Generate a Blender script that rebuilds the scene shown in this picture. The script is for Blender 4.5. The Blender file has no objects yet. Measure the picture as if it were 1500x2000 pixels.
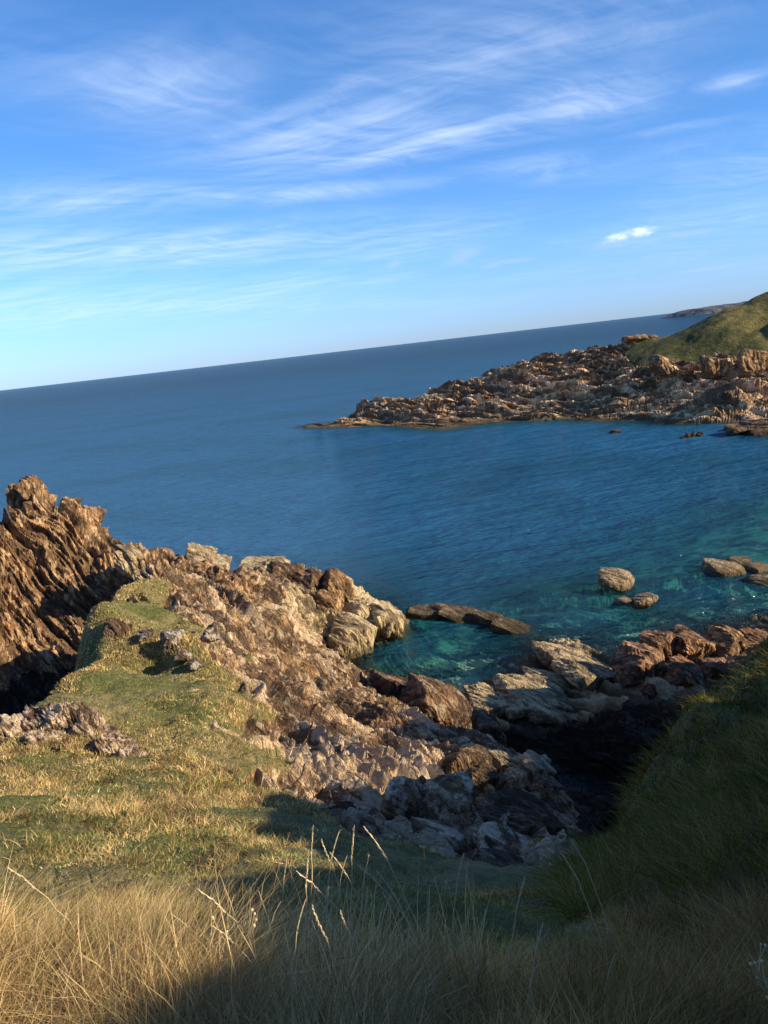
import bpy, math, random
import numpy as np
from mathutils import Vector, Matrix

# ------------------------------------------------------------------ camera, sky, sun
scene = bpy.context.scene
CAM_Z = 18.0
F = 1441.0
PITCH = math.radians(12.6)
ROLL = math.radians(6.57)
SUN_EL = math.radians(27)
SUN_DIR = Vector((0.905, -0.425, 0)).normalized() * math.cos(SUN_EL) + Vector((0, 0, math.sin(SUN_EL)))

scene.render.resolution_x = 768
scene.render.resolution_y = 1024
scene.view_settings.view_transform = 'Standard'
scene.view_settings.look = 'None'
scene.view_settings.exposure = 0.86
scene.view_settings.gamma = 1.0

cam = bpy.data.cameras.new("camera")
camo = bpy.data.objects.new("camera", cam)
scene.collection.objects.link(camo)
scene.camera = camo
cam.sensor_fit = 'VERTICAL'
cam.sensor_height = 24.0
cam.lens = 24.0 * F / 2000.0
cam.clip_start = 0.05
cam.clip_end = 60000
camo.matrix_world = (Matrix.Translation((0, 0, CAM_Z)) @ Matrix.Rotation(math.pi / 2 - PITCH, 4, 'X')
                     @ Matrix.Rotation(-ROLL, 4, 'Z'))

sl = bpy.data.lights.new("sun", 'SUN')
sl.energy = 5.0
sl.angle = math.radians(0.5)
sl.color = (1.0, 0.86, 0.64)
so = bpy.data.objects.new("sun", sl)
scene.collection.objects.link(so)
so.rotation_euler = SUN_DIR.to_track_quat('Z', 'Y').to_euler()


def ray(u, v):
    x = (u - 750) / F; y = -(v - 1000) / F
    c, s = math.cos(ROLL), math.sin(ROLL)
    rx = x * c + y * s; ry = -x * s + y * c
    cp, sp = math.cos(PITCH), math.sin(PITCH)
    return (rx, cp + ry * sp, -sp + ry * cp)


def at_y(u, v, y):
    r = ray(u, v); t = y / r[1]
    return (r[0] * t, y, CAM_Z + r[2] * t)


def at_z(u, v, z=0.0):
    r = ray(u, v); t = (z - CAM_Z) / r[2]
    return (r[0] * t, r[1] * t, z)


# ---- node helpers
def N(nt, typ, **kw):
    n = nt.nodes.new(typ)
    for k, val in kw.items():
        if k.startswith('i_'):
            n.inputs[int(k[2:]) if k[2:].isdigit() else k[2:].replace('_', ' ')].default_value = val
        else:
            setattr(n, k, val)
    return n


def L(nt, a, b):
    nt.links.new(a, b)


def math_n(nt, op, a, b=None, c=None, clamp=False):
    n = nt.nodes.new('ShaderNodeMath'); n.operation = op; n.use_clamp = clamp
    for i, x in enumerate((a, b, c)):
        if x is None: continue
        if isinstance(x, (int, float)): n.inputs[i].default_value = x
        else: nt.links.new(x, n.inputs[i])
    return n.outputs[0]


def vmath(nt, op, a, b=None):
    n = nt.nodes.new('ShaderNodeVectorMath'); n.operation = op
    for i, x in enumerate((a, b)):
        if x is None: continue
        if isinstance(x, (tuple, list)): n.inputs[i].default_value = x
        else: nt.links.new(x, n.inputs[i])
    return n.outputs['Value'] if op in ('DOT_PRODUCT', 'LENGTH', 'DISTANCE') else n.outputs[0]


def mixc(nt, fac, a, b, mode='MIX'):
    n = nt.nodes.new('ShaderNodeMix'); n.data_type = 'RGBA'; n.blend_type = mode
    for idx, x in ((0, fac), (6, a), (7, b)):
        if isinstance(x, (int, float)): n.inputs[idx].default_value = x
        elif isinstance(x, (tuple, list)): n.inputs[idx].default_value = (*x, 1) if len(x) == 3 else x
        else: nt.links.new(x, n.inputs[idx])
    return n.outputs[2]


def ramp(nt, fac, stops, interp='LINEAR'):
    n = nt.nodes.new('ShaderNodeValToRGB'); cr = n.color_ramp; cr.interpolation = interp
    while len(cr.elements) < len(stops): cr.elements.new(0.5)
    for e, (p, c) in zip(cr.elements, stops):
        e.position = p
        e.color = (c, c, c, 1) if isinstance(c, (int, float)) else (*c, 1)
    nt.links.new(fac, n.inputs[0])
    return n.outputs[0]


def smooth(nt, x, a, b):
    n = nt.nodes.new('ShaderNodeMapRange'); n.interpolation_type = 'SMOOTHSTEP'
    nt.links.new(x, n.inputs[0]); n.inputs[1].default_value = a; n.inputs[2].default_value = b
    return n.outputs[0]


def noise(nt, vec, scale, detail=4, rough=0.55, dist=0.0, dim='3D'):
    n = nt.nodes.new('ShaderNodeTexNoise'); n.noise_dimensions = dim
    n.inputs['Scale'].default_value = scale; n.inputs['Detail'].default_value = detail
    n.inputs['Roughness'].default_value = rough; n.inputs['Distortion'].default_value = dist
    if vec is not None: nt.links.new(vec, n.inputs['Vector'])
    return n.outputs[0]


def mapping(nt, vec, loc=(0, 0, 0), rot=(0, 0, 0), scale=(1, 1, 1)):
    n = nt.nodes.new('ShaderNodeMapping')
    n.inputs[1].default_value = loc; n.inputs[2].default_value = rot; n.inputs[3].default_value = scale
    nt.links.new(vec, n.inputs[0])
    return n.outputs[0]


# ---- world: Nishita sky with thin cirrus
world = bpy.data.worlds.new("World"); scene.world = world; world.use_nodes = True
wt = world.node_tree; wt.nodes.clear()
sky = wt.nodes.new('ShaderNodeTexSky'); sky.sky_type = 'NISHITA'; sky.sun_disc = False
sky.sun_elevation = SUN_EL
sky.sun_rotation = math.atan2(SUN_DIR.x, SUN_DIR.y)
sky.altitude = 20; sky.air_density = 1.0; sky.dust_density = 0.0; sky.ozone_density = 1.5
geo = wt.nodes.new('ShaderNodeTexCoord').outputs['Generated']
sep = wt.nodes.new('ShaderNodeSeparateXYZ'); L(wt, geo, sep.inputs[0])
zc = math_n(wt, 'MAXIMUM', sep.outputs[2], 0.0)
den = math_n(wt, 'ADD', zc, 0.06)
px = math_n(wt, 'DIVIDE', sep.outputs[0], den)
py = math_n(wt, 'DIVIDE', sep.outputs[1], den)
cmb = wt.nodes.new('ShaderNodeCombineXYZ'); L(wt, px, cmb.inputs[0]); L(wt, py, cmb.inputs[1])
plane = cmb.outputs[0]


def skyp(u, v):
    r = Vector(ray(u, v)).normalized()
    d = max(r.z, 0) + 0.06
    return (r.x / d, r.y / d)


def blob(u0, v0, u1, v1, wl, ww):
    """soft elongated patch between two sky directions; wl, ww widen it"""
    a = Vector(skyp(u0, v0)); b = Vector(skyp(u1, v1)); c = (a + b) / 2; d = b - a
    ln = max(d.length / 2 * wl, 0.05); ang = math.atan2(d.y, d.x)
    dv = vmath(wt, 'SUBTRACT', plane, (c.x, c.y, 0))
    al = vmath(wt, 'DOT_PRODUCT', dv, (math.cos(ang) / ln, math.sin(ang) / ln, 0))
    ac = vmath(wt, 'DOT_PRODUCT', dv, (-math.sin(ang) / ww, math.cos(ang) / ww, 0))
    q = math_n(wt, 'ADD', math_n(wt, 'MULTIPLY', al, al), math_n(wt, 'MULTIPLY', ac, ac))
    return math_n(wt, 'EXPONENT', math_n(wt, 'MULTIPLY', q, -1.0))


warp = wt.nodes.new('ShaderNodeTexNoise'); warp.inputs['Scale'].default_value = 0.8; warp.inputs['Detail'].default_value = 3
L(wt, plane, warp.inputs['Vector'])
wv = vmath(wt, 'MULTIPLY', vmath(wt, 'SUBTRACT', warp.outputs[1], (0.5, 0.5, 0.5)), (0.9, 0.9, 0))
pw = vmath(wt, 'ADD', plane, wv)
wisp = noise(wt, mapping(wt, mapping(wt, pw, rot=(0, 0, math.radians(14))), scale=(0.7, 3.0, 1)), 1.6, 8, 0.62)
wisp2 = noise(wt, mapping(wt, mapping(wt, pw, rot=(0, 0, math.radians(-38))), scale=(1.2, 4.5, 1)), 2.6, 6, 0.6)
big = noise(wt, plane, 0.55, 3, 0.5)
blobs = None
for args, k in [((200, 190, 420, 170, 1.6, 0.30), 0.55), ((620, 170, 760, 160, 1.3, 0.07), 0.35),
                ((560, 330, 1180, 215, 1.0, 0.22), 0.72), ((1030, 250, 1230, 150, 1.0, 0.28), 0.8),
                ((950, 110, 1200, 20, 1.1, 0.14), 0.35), ((1370, 170, 1500, 150, 1.1, 0.1), 0.6),
                ((350, 400, 800, 360, 1.1, 0.16), 0.6), ((0, 400, 300, 385, 1.5, 0.30), 0.65),
                ((300, 380, 420, 372, 1.0, 0.1), 0.5), ((-200, 500, 700, 480, 1.2, 0.5), 0.7), ((-200, 610, 600, 600, 1.2, 1.3), 0.5),
                ((1230, 265, 1420, 235, 1.0, 0.06), 0.4), ((420, 300, 900, 230, 1.2, 0.35), 0.5), ((800, 130, 1300, 60, 1.2, 0.3), 0.35), ((960, 320, 1120, 340, 1.2, 0.2), 0.5), ((700, 600, 900, 592, 1.2, 0.4), 0.35)]:
    b = math_n(wt, 'MULTIPLY', blob(*args), k)
    blobs = b if blobs is None else math_n(wt, 'MAXIMUM', blobs, b)
w1 = smooth(wt, wisp, 0.24, 0.86)
w2 = smooth(wt, wisp2, 0.30, 0.86)
ww_ = math_n(wt, 'ADD', math_n(wt, 'MULTIPLY', w1, 0.85), math_n(wt, 'MULTIPLY', w2, 0.5))
cir = math_n(wt, 'MULTIPLY', ww_, math_n(wt, 'ADD', blobs, math_n(wt, 'MULTIPLY', smooth(wt, big, 0.36, 0.70), 0.36)))
cir = math_n(wt, 'MULTIPLY', cir, smooth(wt, sep.outputs[2], 0.0, 0.10))
# small cumulus puff low over the headland (angular coordinates)
az = math_n(wt, 'DIVIDE', sep.outputs[0], sep.outputs[1])
el = math_n(wt, 'DIVIDE', sep.outputs[2], sep.outputs[1])
c2 = wt.nodes.new('ShaderNodeCombineXYZ'); L(wt, az, c2.inputs[0]); L(wt, el, c2.inputs[1]); ang_v = c2.outputs[0]
pn = noise(wt, mapping(wt, ang_v, scale=(0.7, 1.6, 1)), 110, 6, 0.65)


def puff(u, v, w, h, tilt=0.0):
    r = ray(u, v); a, e = r[0] / r[1], r[2] / r[1]
    dv = vmath(wt, 'SUBTRACT', ang_v, (a, e, 0))
    al = vmath(wt, 'DOT_PRODUCT', dv, (math.cos(tilt) / w, math.sin(tilt) / w, 0))
    ac = vmath(wt, 'DOT_PRODUCT', dv, (-math.sin(tilt) / h, math.cos(tilt) / h, 0))
    q = math_n(wt, 'ADD', math_n(wt, 'MULTIPLY', al, al), math_n(wt, 'MULTIPLY', ac, ac))
    g = math_n(wt, 'EXPONENT', math_n(wt, 'MULTIPLY', q, -1.0))
    return math_n(wt, 'MULTIPLY', g, math_n(wt, 'ADD', 0.25, math_n(wt, 'MULTIPLY', pn, 1.5)))


white_puff = math_n(wt, 'MAXIMUM', smooth(wt, puff(1250, 453, 0.030, 0.0085, 0.06), 0.40, 1.25), smooth(wt, puff(1210, 462, 0.030, 0.008, 0.12), 0.45, 1.3))
grey = None
for a in [(1195, 476, 0.04, 0.007, 0.08), (1350, 455, 0.05, 0.004, 0.0), (905, 500, 0.03, 0.010, 0.25), (960, 520, 0.02, 0.004, 0.0),
          (1390, 524, 0.05, 0.003, 0.0), (770, 515, 0.012, 0.006, 0.3), (683, 616, 0.008, 0.002, 0.0), (1230, 545, 0.01, 0.002, 0), (1000, 510, 0.04, 0.004, 0.0)]:
    g = smooth(wt, puff(*a), 0.2, 1.15)
    grey = g if grey is None else math_n(wt, 'MAXIMUM', grey, g)

hs = N(wt, 'ShaderNodeHueSaturation'); hs.inputs['Saturation'].default_value = 1.18
L(wt, sky.outputs[0], hs.inputs['Color'])
grade = ramp(wt, sep.outputs[2], [(0.0, (0.46, 0.77, 2.0)), (0.045, (0.60, 0.92, 1.85)), (0.11, (0.72, 1.08, 1.78)), (0.30, (0.76, 1.20, 1.70)), (0.6, (0.76, 1.26, 1.84)), (1.0, (0.8, 1.2, 1.8))])
skyc = mixc(wt, 1.0, hs.outputs[0], grade, 'MULTIPLY')
col = mixc(wt, math_n(wt, 'MULTIPLY', cir, 0.72, clamp=True), skyc, (8.6, 10.0, 12.4))
col = mixc(wt, math_n(wt, 'MULTIPLY', grey, 0.55, clamp=True), col, (4.6, 6.4, 10.0))
col = mixc(wt, math_n(wt, 'MULTIPLY', white_puff, 0.70, clamp=True), col, (12, 12.6, 13.5))
bg = wt.nodes.new('ShaderNodeBackground'); bg.inputs[1].default_value = 0.061
L(wt, col, bg.inputs[0])
wo = wt.nodes.new('ShaderNodeOutputWorld'); L(wt, bg.outputs[0], wo.inputs[0])

# ------------------------------------------------------------------ numpy noise
rng = np.random.default_rng(7)


def hash3(ix, iy, iz, seed):
    h = (ix.astype(np.uint32) * np.uint32(374761393) + iy.astype(np.uint32) * np.uint32(668265263)
         + iz.astype(np.uint32) * np.uint32(2147483647) + np.uint32((seed * 974634777) & 0xffffffff))
    h = (h ^ (h >> np.uint32(13))) * np.uint32(1274126177)
    h = h ^ (h >> np.uint32(16))
    h = (h * np.uint32(2246822519)) ^ (h >> np.uint32(15))
    return h


def rnd(h, k):
    h2 = (h + np.uint32((k * 2654435761) & 0xffffffff)) * np.uint32(3266489917)
    h2 = h2 ^ (h2 >> np.uint32(15))
    h2 = h2 * np.uint32(668265263)
    h2 = h2 ^ (h2 >> np.uint32(13))
    return (h2 & np.uint32(0xffffff)).astype(np.float32) / 16777216.0


def vnoise(p, seed=0):
    f = np.floor(p); i = f.astype(np.int64); t = (p - f).astype(np.float32); t = t * t * t * (t * (t * 6 - 15) + 10)
    out = 0
    for dx in (0, 1):
        wx = t[:, 0] if dx else 1 - t[:, 0]
        for dy in (0, 1):
            wy = t[:, 1] if dy else 1 - t[:, 1]
            for dz in (0, 1):
                wz = t[:, 2] if dz else 1 - t[:, 2]
                out = out + wx * wy * wz * rnd(hash3(i[:, 0] + dx, i[:, 1] + dy, i[:, 2] + dz, seed), 1)
    return out * 2 - 1


def fbm(p, seed=0, octs=4, gain=0.5):
    out = 0; a = 1.0; q = p
    for o in range(octs):
        out = out + a * vnoise(q, seed + o * 17); a *= gain; q = q * 2.03 + 5.1
    return out


def blocks(p, seed=0, tilt=0.8, crack=0.35, sharp=16.0):
    """angular block relief: each Voronoi cell is a tilted facet with its own height, blended narrowly into its neighbours"""
    n = len(p); out = np.zeros(n, np.float32); tone = np.zeros(n, np.float32)
    CH = 150000
    for s in range(0, n, CH):
        q = p[s:s + CH].astype(np.float32); f = np.floor(q); i = f.astype(np.int64); t = q - f
        best = np.full(len(q), 9.0, np.float32); sec = np.full(len(q), 9.0, np.float32)
        num = np.zeros(len(q), np.float32); den_ = np.zeros(len(q), np.float32) + 1e-9; tn_ = np.zeros(len(q), np.float32)
        for dx in (-1, 0, 1):
            for dy in (-1, 0, 1):
                for dz in (-1, 0, 1):
                    h = hash3(i[:, 0] + dx, i[:, 1] + dy, i[:, 2] + dz, seed)
                    b1 = (h & np.uint32(1023)).astype(np.float32) / 1023; b2 = ((h >> np.uint32(10)) & np.uint32(1023)).astype(np.float32) / 1023
                    b3 = ((h >> np.uint32(20)) & np.uint32(1023)).astype(np.float32) / 1023
                    vx = dx + b1 - t[:, 0]; vy = dy + b2 - t[:, 1]; vz = dz + b3 - t[:, 2]
                    d = np.sqrt(vx * vx + vy * vy + vz * vz)
                    sec = np.minimum(sec, np.maximum(best, d)); best = np.minimum(best, d)
                    w = np.exp(-sharp * d)
                    h = (h * np.uint32(2654435761)) ^ (h >> np.uint32(9))
                    c1 = (h & np.uint32(1023)).astype(np.float32) / 511.5 - 1; c2 = ((h >> np.uint32(10)) & np.uint32(1023)).astype(np.float32) / 511.5 - 1
                    c3 = ((h >> np.uint32(20)) & np.uint32(1023)).astype(np.float32) / 511.5 - 1
                    num += w * (0.6 * c3 + tilt * (c1 * vx + c2 * vy + (c1 * c2) * vz)); den_ += w; tn_ += w * (c2 * 0.5 + 0.5)
        out[s:s + CH] = num / den_ - crack * np.clip(1 - (sec - best) / 0.16, 0, 1)
        tone[s:s + CH] = tn_ / den_
    return out, tone


# strata frame: beds stand steeply and strike from far left to near right
S_N = np.array([0.72, 0.66, 0.20]); S_N /= np.linalg.norm(S_N)
S_T = np.array([0.66, -0.74, -0.05]); S_T -= S_N * (S_T @ S_N); S_T /= np.linalg.norm(S_T)
S_D = np.cross(S_N, S_T)
S_M = np.stack([S_N, S_T, S_D])      # rows


def strata(p, warp=0.28):
    q = p @ S_M.T
    w = fbm(p * 0.22, 91, 3)
    q[:, 0] += warp * w * 1.6
    q[:, 1] += warp * fbm(p * 0.3, 191, 2)
    return q


def rock_disp(p, scale=1.0, seed=0, amps=(0.50, 0.30, 0.20, 0.11), octs=4, aniso=2.4, ribs=1.0, blk=1.0):
    q = strata(p / scale) * 1.0
    tot = 0; tone = 0
    for o, cell in zip(range(octs), (2.6, 1.05, 0.42, 0.19)):
        c = q / cell * np.array([aniso / 1.3, (0.20, 0.24, 0.34, 0.6)[o], (0.55, 0.6, 0.75, 0.9)[o]])
        b, t = blocks(c + o * 13.7, seed + o * 7)
        tot = tot + amps[o] * b * (blk if o < 3 else 1.0)
        tone = tone + t * (0.22, 0.28, 0.30, 0.20)[o]
    # bedding ribs: sharp crested, long along the strike, irregular in width
    r1 = 1 - np.abs(fbm(q * np.array([1.25, 0.10, 0.22]), seed + 33, 2)) * 1.7
    r2 = 1 - np.abs(fbm(q * np.array([3.6, 0.26, 0.55]) + 9, seed + 34, 2)) * 1.7
    r3 = 1 - np.abs(vnoise(q * np.array([9.0, 0.8, 1.6]) + 4, seed + 35)) * 2
    tot = tot + ribs * (0.42 * (r1 - 0.5) + 0.20 * (r2 - 0.5) + 0.05 * r3)
    tone = tone + 0.26 * (r2 - 0.45) * ribs + 0.06 * r3
    return tot * scale, tone


# ------------------------------------------------------------------ terrain by scattered control points
def fit(ctrl, c=1.0, key=2):
    P = np.array([[a[0], a[1]] for a in ctrl]); z = np.array([a[key] for a in ctrl], float)
    n = len(P)
    A = np.sqrt(((P[:, None] - P[None]) ** 2).sum(-1) + c * c)
    A = -A + 0.0
    T = np.hstack([np.ones((n, 1)), P])
    M = np.block([[A + 0.02 * np.eye(n) * -1, T], [T.T, np.zeros((3, 3))]])
    w = np.linalg.lstsq(M, np.concatenate([z, np.zeros(3)]), rcond=None)[0]
    return P.astype(np.float32), w.astype(np.float32), c


def evalf(model, xy):
    P, w, c = model; out = np.zeros(len(xy), np.float32); xy = xy.astype(np.float32)
    for s in range(0, len(xy), 60000):
        q = xy[s:s + 60000]
        d = np.sqrt((q[:, None, 0] - P[None, :, 0]) ** 2 + (q[:, None, 1] - P[None, :, 1]) ** 2 + np.float32(c * c))
        out[s:s + 60000] = -d @ w[:-3] + w[-3] + q @ w[-2:]
    return out


ctrl = []   # x, y, z, rock


def cp(u, v, y, rock=0.0):
    ctrl.append((*at_y(u, v, y), rock))


def cz(u, v, z, rock=1.0):
    ctrl.append((*at_z(u, v, z), rock))


def cw(x, y, z, rock=0.0):
    ctrl.append((x, y, z, rock))


# foreground meadow
for a in [(100, 2000, 2.1), (750, 2000, 2.0), (1400, 2000, 1.85), (100, 1850, 3.6), (750, 1850, 3.4), (1400, 1850, 2.9),
          (100, 1700, 6), (500, 1700, 6), (900, 1760, 5.0), (1300, 1740, 4.8), (60, 1560, 9.5), (350, 1590, 9), (560, 1600, 9.3),
          (750, 1660, 8.2), (930, 1710, 7.3), (1100, 1740, 6.8), (1450, 1600, 6.4), (1350, 1600, 8.0),
          (20, 1500, 11.8), (200, 1530, 11), (330, 1480, 13.2), (420, 1440, 15), (430, 1540, 11.5)]:
    cp(*a)
# grassy knoll (spur top)
for a in [(60, 1395, 17), (120, 1340, 20), (300, 1380, 18.5), (420, 1360, 19), (200, 1300, 22.5), (320, 1290, 23.5), (170, 1210, 27), (300, 1220, 27),
          (230, 1160, 30.5), (300, 1165, 30.5)]:
    cp(*a)
for a in [(385, 1250, 25.5)]: cp(*a, 0.55)
for a in [(340, 1270, 23.7), (228, 1238, 25.2), (270, 1160, 30.3)]: cp(*a, 0.5)
for a in [(250, 1420, 16.4), (310, 1440, 15.4), (140, 1365, 18.4), (230, 1375, 17.8), (350, 1500, 12.6), (420, 1480, 14.2), (400, 1400, 17.4), (440, 1345, 19.8), (395, 1325, 21.8), (260, 1330, 21), (250, 1270, 24.4), (200, 1250, 25.2), (290, 1200, 28)]:
    cp(*a)
# left outcrop at the meadow's edge
for a in [(30, 1425, 15.0), (110, 1420, 15.0), (170, 1432, 14.6), (215, 1455, 14.0), (255, 1480, 13.3)]: cp(*a, 0.35)
# left gorge: drops off the knoll's left side
cw(-12.5, 17.5, 4.0, 1); cw(-13.5, 21, 2.0, 1); cw(-14.0, 25, 1.2, 1); cw(-14.8, 29, 1.5, 1); cw(-15.0, 33, 2.2, 1); cw(-16.5, 24, 0.6, 1)
cw(-18.5, 30, .8, 1); cw(-20.5, 35, 1.2, 1); cw(-14.5, 36.5, 3.0, 1); cw(-12.8, 37, 4.2, 1); cw(-18, 16, 2, 1); cw(-22, 25, 0.0, 1)
cw(-11.0, 15.3, 6.5, 1)
# left cliff face and crest
for a in [(0, 1003, 45.5), (30, 1000, 46.5), (110, 985, 47.2), (155, 985, 47.2), (200, 1035, 47), (270, 1060, 47), (330, 1078, 47), (400, 1100, 47),
          (0, 1120, 42.6), (90, 1100, 43.6), (180, 1110, 43.4), (260, 1110, 43.5), (0, 1235, 40), (100, 1250, 39.8), (230, 1270, 39.2),
          (190, 1190, 40.8), (-150, 1000, 43), (-150, 1130, 39.5), (-150, 1250, 36)]: cp(*a, 1.0)
for x, y in [(-34, 50), (-25, 52), (-18, 52), (-13, 52.5), (-9, 54)]: cw(x, y, -0.6, 1)
for x, y in [(-34, 60), (-20, 60), (-8, 60), (5, 56)]: cw(x, y, -4, 1)
cw(-45, 40, 6, 1); cw(-45, 55, -3, 1); cw(-30, 20, -1, 1); cw(-38, 30, 2, 1)
# spur rocks: behind knoll, right flank, down to the water
for a in [(250, 1095, 41), (290, 1120, 34.5), (360, 1140, 35.5), (440, 1150, 38.5), (500, 1140, 42), (560, 1160, 42.5), (350, 1180, 30.5), (420, 1210, 29.0), (480, 1190, 35),
          (560, 1210, 37.5), (600, 1255, 38), (520, 1260, 31), (450, 1290, 24.5), (600, 1330, 28.5), (500, 1370, 21), (640, 1400, 24), (560, 1450, 18.2),
          (480, 1440, 16.3), (650, 1480, 17.6), (560, 1525, 13.8), (700, 1545, 14.0), (740, 1380, 29.5), (760, 1460, 21.5), (830, 1420, 27.5), (860, 1385, 31.2), (910, 1400, 31.3),
          (800, 1520, 16.5), (900, 1520, 17.2), (960, 1480, 20.0), (1060, 1510, 18.4), (1085, 1552, 16.9), (620, 1110, 48.0), (640, 1160, 46.0),
          (700, 1180, 46.2), (760, 1220, 44.2), (690, 1240, 42.8), (930, 1460, 23.5)]: cp(*a, 1.0)
# pale strata in the shade in front
for a in [(780, 1600, 11.8), (880, 1600, 12.0), (760, 1640, 9.6), (1000, 1620, 12.0), (1000, 1690, 8.8), (1100, 1680, 9.6), (900, 1650, 10.2)]: cp(*a, 0.85)
# shore line of the spur
for u, v in [(700, 1305), (660, 1288), (780, 1252), (790, 1215)]: cz(u, v, -0.25)
cz(760, 1310, -1.6); cz(830, 1330, -1.5); cz(850, 1270, -2.6); cz(900, 1350, -0.6)
# right gorge
cw(3.2, 13.0, 6.9, 1); cw(4.9, 17.6, 3.8, 1); cw(6.6, 19, 2.4, 1); cw(8.2, 23, 0.9, 1); cw(7.6, 26.5, 0.2, 1); cw(5.6, 27, 0.3, 1); cw(4.2, 29, 0.5, 1); cw(9.8, 25.5, 1.0, 1)
# low yellow ledge
for a in [(1080, 1262, 38.3), (1190, 1330, 34), (1010, 1365, 33.0), (1110, 1380, 31.6), (1150, 1300, 36.3), (1080, 1320, 35.6), (1200, 1450, 27.6), (1130, 1420, 29.6), (930, 1372, 33.6)]: cp(*a, 1)
cz(960, 1300, -0.9); cz(1040, 1255, -0.7); cz(1220, 1290, -0.5); cz(1000, 1230, -2.0); cz(1150, 1225, -1.8); cz(900, 1300, -1.8)
# rocks below the right hill
for a in [(1300, 1420, 27.3), (1400, 1340, 30.5), (1300, 1330, 32.2), (1480, 1262, 35), (1230, 1360, 31.5)]: cp(*a, 1)
cz(1280, 1240, -0.6); cz(1400, 1210, -0.9); cz(1560, 1200, -0.6)
cw(30, 32, 3.0, 1); cw(44, 38, 4, 1); cw(60, 55, 5, 1); cw(45, 50, -0.6, 1); cw(34, 42, -1, 1)
# right bank: silhouette edge then falls to the gorge
for a in [(1500, 1275, 22), (1400, 1365, 19), (1315, 1435, 16.3), (1275, 1505, 14.2), (1215, 1625, 11.6), (1165, 1695, 9.8),
          (1480, 1440, 14), (1400, 1500, 12)]: cp(*a, 0.0)
cw(14.0, 25.8, 4.2, .8); cw(10.0, 24.4, 2.8, 1); cw(7.0, 20.8, 3.4, 1); cw(3.7, 14.9, 5.8, 1)
cw(18, 30, 3.2, 0.8); cw(15, 29.5, 2.0, 1)
# crest of the right hill: its height is what puts the edge of the shade where the photo has it
for u, v, y, s_ in [(330, 2000, 2.1, 7.5), (440, 1800, 4.1, 8.5), (500, 1700, 6, 10), (565, 1600, 9.3, 12), (622, 1560, 12.4, 13.5), (800, 1560, 14.6, 14), (1090, 1572, 17.0, 11.5),
                    (920, 1378, 33.3, 17), (1075, 1402, 31, 14), (1190, 1354, 33, 12), (1500, 1265, 22, 8), (1400, 1350, 19, 8)]:
    P_ = at_y(u, v, y); P_ = (P_[0], P_[1], P_[2] + (0.10 if y < 3 else -0.16 if y < 7 else 0.12 if y < 10 else 2.2 if s_ == 8 else 0.1))
    hx, hy = SUN_DIR.x / math.cos(SUN_EL), SUN_DIR.y / math.cos(SUN_EL)
    cw(P_[0] + hx * s_, P_[1] + hy * s_, P_[2] + math.tan(SUN_EL) * s_, 0)
    cw(P_[0] + hx * (s_ + 8), P_[1] + hy * (s_ + 8), P_[2] + math.tan(SUN_EL) * (s_ + 8) - 3.5, 0)
# ground behind
for x, y, z in [(0, 0, 16.35), (-3, 0, 16.4), (3, 0, 16.6), (0, -6, 18.5),
                (35, 22, 8), (32, 28, 5),
                (10, -15, 25), (-8, -8, 19), (-12, 2, 16.0), (-14, 8, 13),
                (-20, -15, 23), (-30, 0, 15), (-22, 8, 9), (-28, 12, 3), (30, -6, 22), (45, 10, 14), (60, 30, 13), (60, -30, 28), (0, -35, 28), (-50, -30, 22), (-50, 5, 3)]:
    cw(x, y, z, 0)
cw(70, 70, 8, 0.3); cw(60, 75, -0.5, 1)
# sea floor
for x, y, z in [(15, 50, -2.2), (25, 55, -2.0), (5, 50, -3.0), (30, 48, -1.4), (12, 44, -1.6), (20, 44, -1.3), (10, 60, -4), (30, 65, -2.5), (45, 62, -1.5), (0, 75, -8), (30, 85, -4), (50, 85, -2), (-40, 75, -10), (70, 90, 0.5), (60, 95, 0)]:
    cw(x, y, z, 1)
HM = fit(ctrl, 0.8)
CP = np.array(ctrl)


def rockmask(xy):
    P = CP[:, :2].astype(np.float32); r = CP[:, 3].astype(np.float32)
    out = np.zeros(len(xy), np.float32)
    for s in range(0, len(xy), 60000):
        q = xy[s:s + 60000].astype(np.float32)
        d2 = (q[:, None, 0] - P[None, :, 0]) ** 2 + (q[:, None, 1] - P[None, :, 1]) ** 2 + 0.02
        w = 1 / d2 ** 2.4
        out[s:s + 60000] = (w @ r) / w.sum(1)
    return out


def tussock(xy):
    p = np.column_stack([xy, np.zeros(len(xy))])
    return np.clip((xy[:, 0] - 2.5) / 3, 0, 1) * 0.34 * fbm(p * 1.0, 55, 3) + 0.13 * fbm(p * 0.9, 50, 2) + 0.07 * np.abs(vnoise(p * 2.6, 51)) + 0.02 * vnoise(p * 7, 52)


def rough_mask(xy):
    p = np.column_stack([xy, np.zeros(len(xy))])
    d = np.hypot(xy[:, 0], xy[:, 1])
    m = rockmask(xy) + 0.22 * fbm(p * 0.55, 60, 3) + 0.10 * fbm(p * 2.5, 61, 2)
    return np.clip((m - 0.42) / 0.16, 0, 1).astype(np.float32)


def ground(xy):
    return evalf(HM, xy) + tussock(xy)


# ------------------------------------------------------------------ materials
def new_mat(name):
    m = bpy.data.materials.new(name); m.use_nodes = True; m.node_tree.nodes.clear()
    nt = m.node_tree
    b = nt.nodes.new('ShaderNodeBsdfPrincipled'); o = nt.nodes.new('ShaderNodeOutputMaterial')
    L(nt, b.outputs[0], o.inputs[0])
    return m, nt, b


def noise_c(nt, vec, scale):
    n = nt.nodes.new('ShaderNodeTexNoise'); n.inputs['Scale'].default_value = scale; n.inputs['Detail'].default_value = 3; L(nt, vec, n.inputs['Vector'])
    return n.outputs[1]


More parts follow.
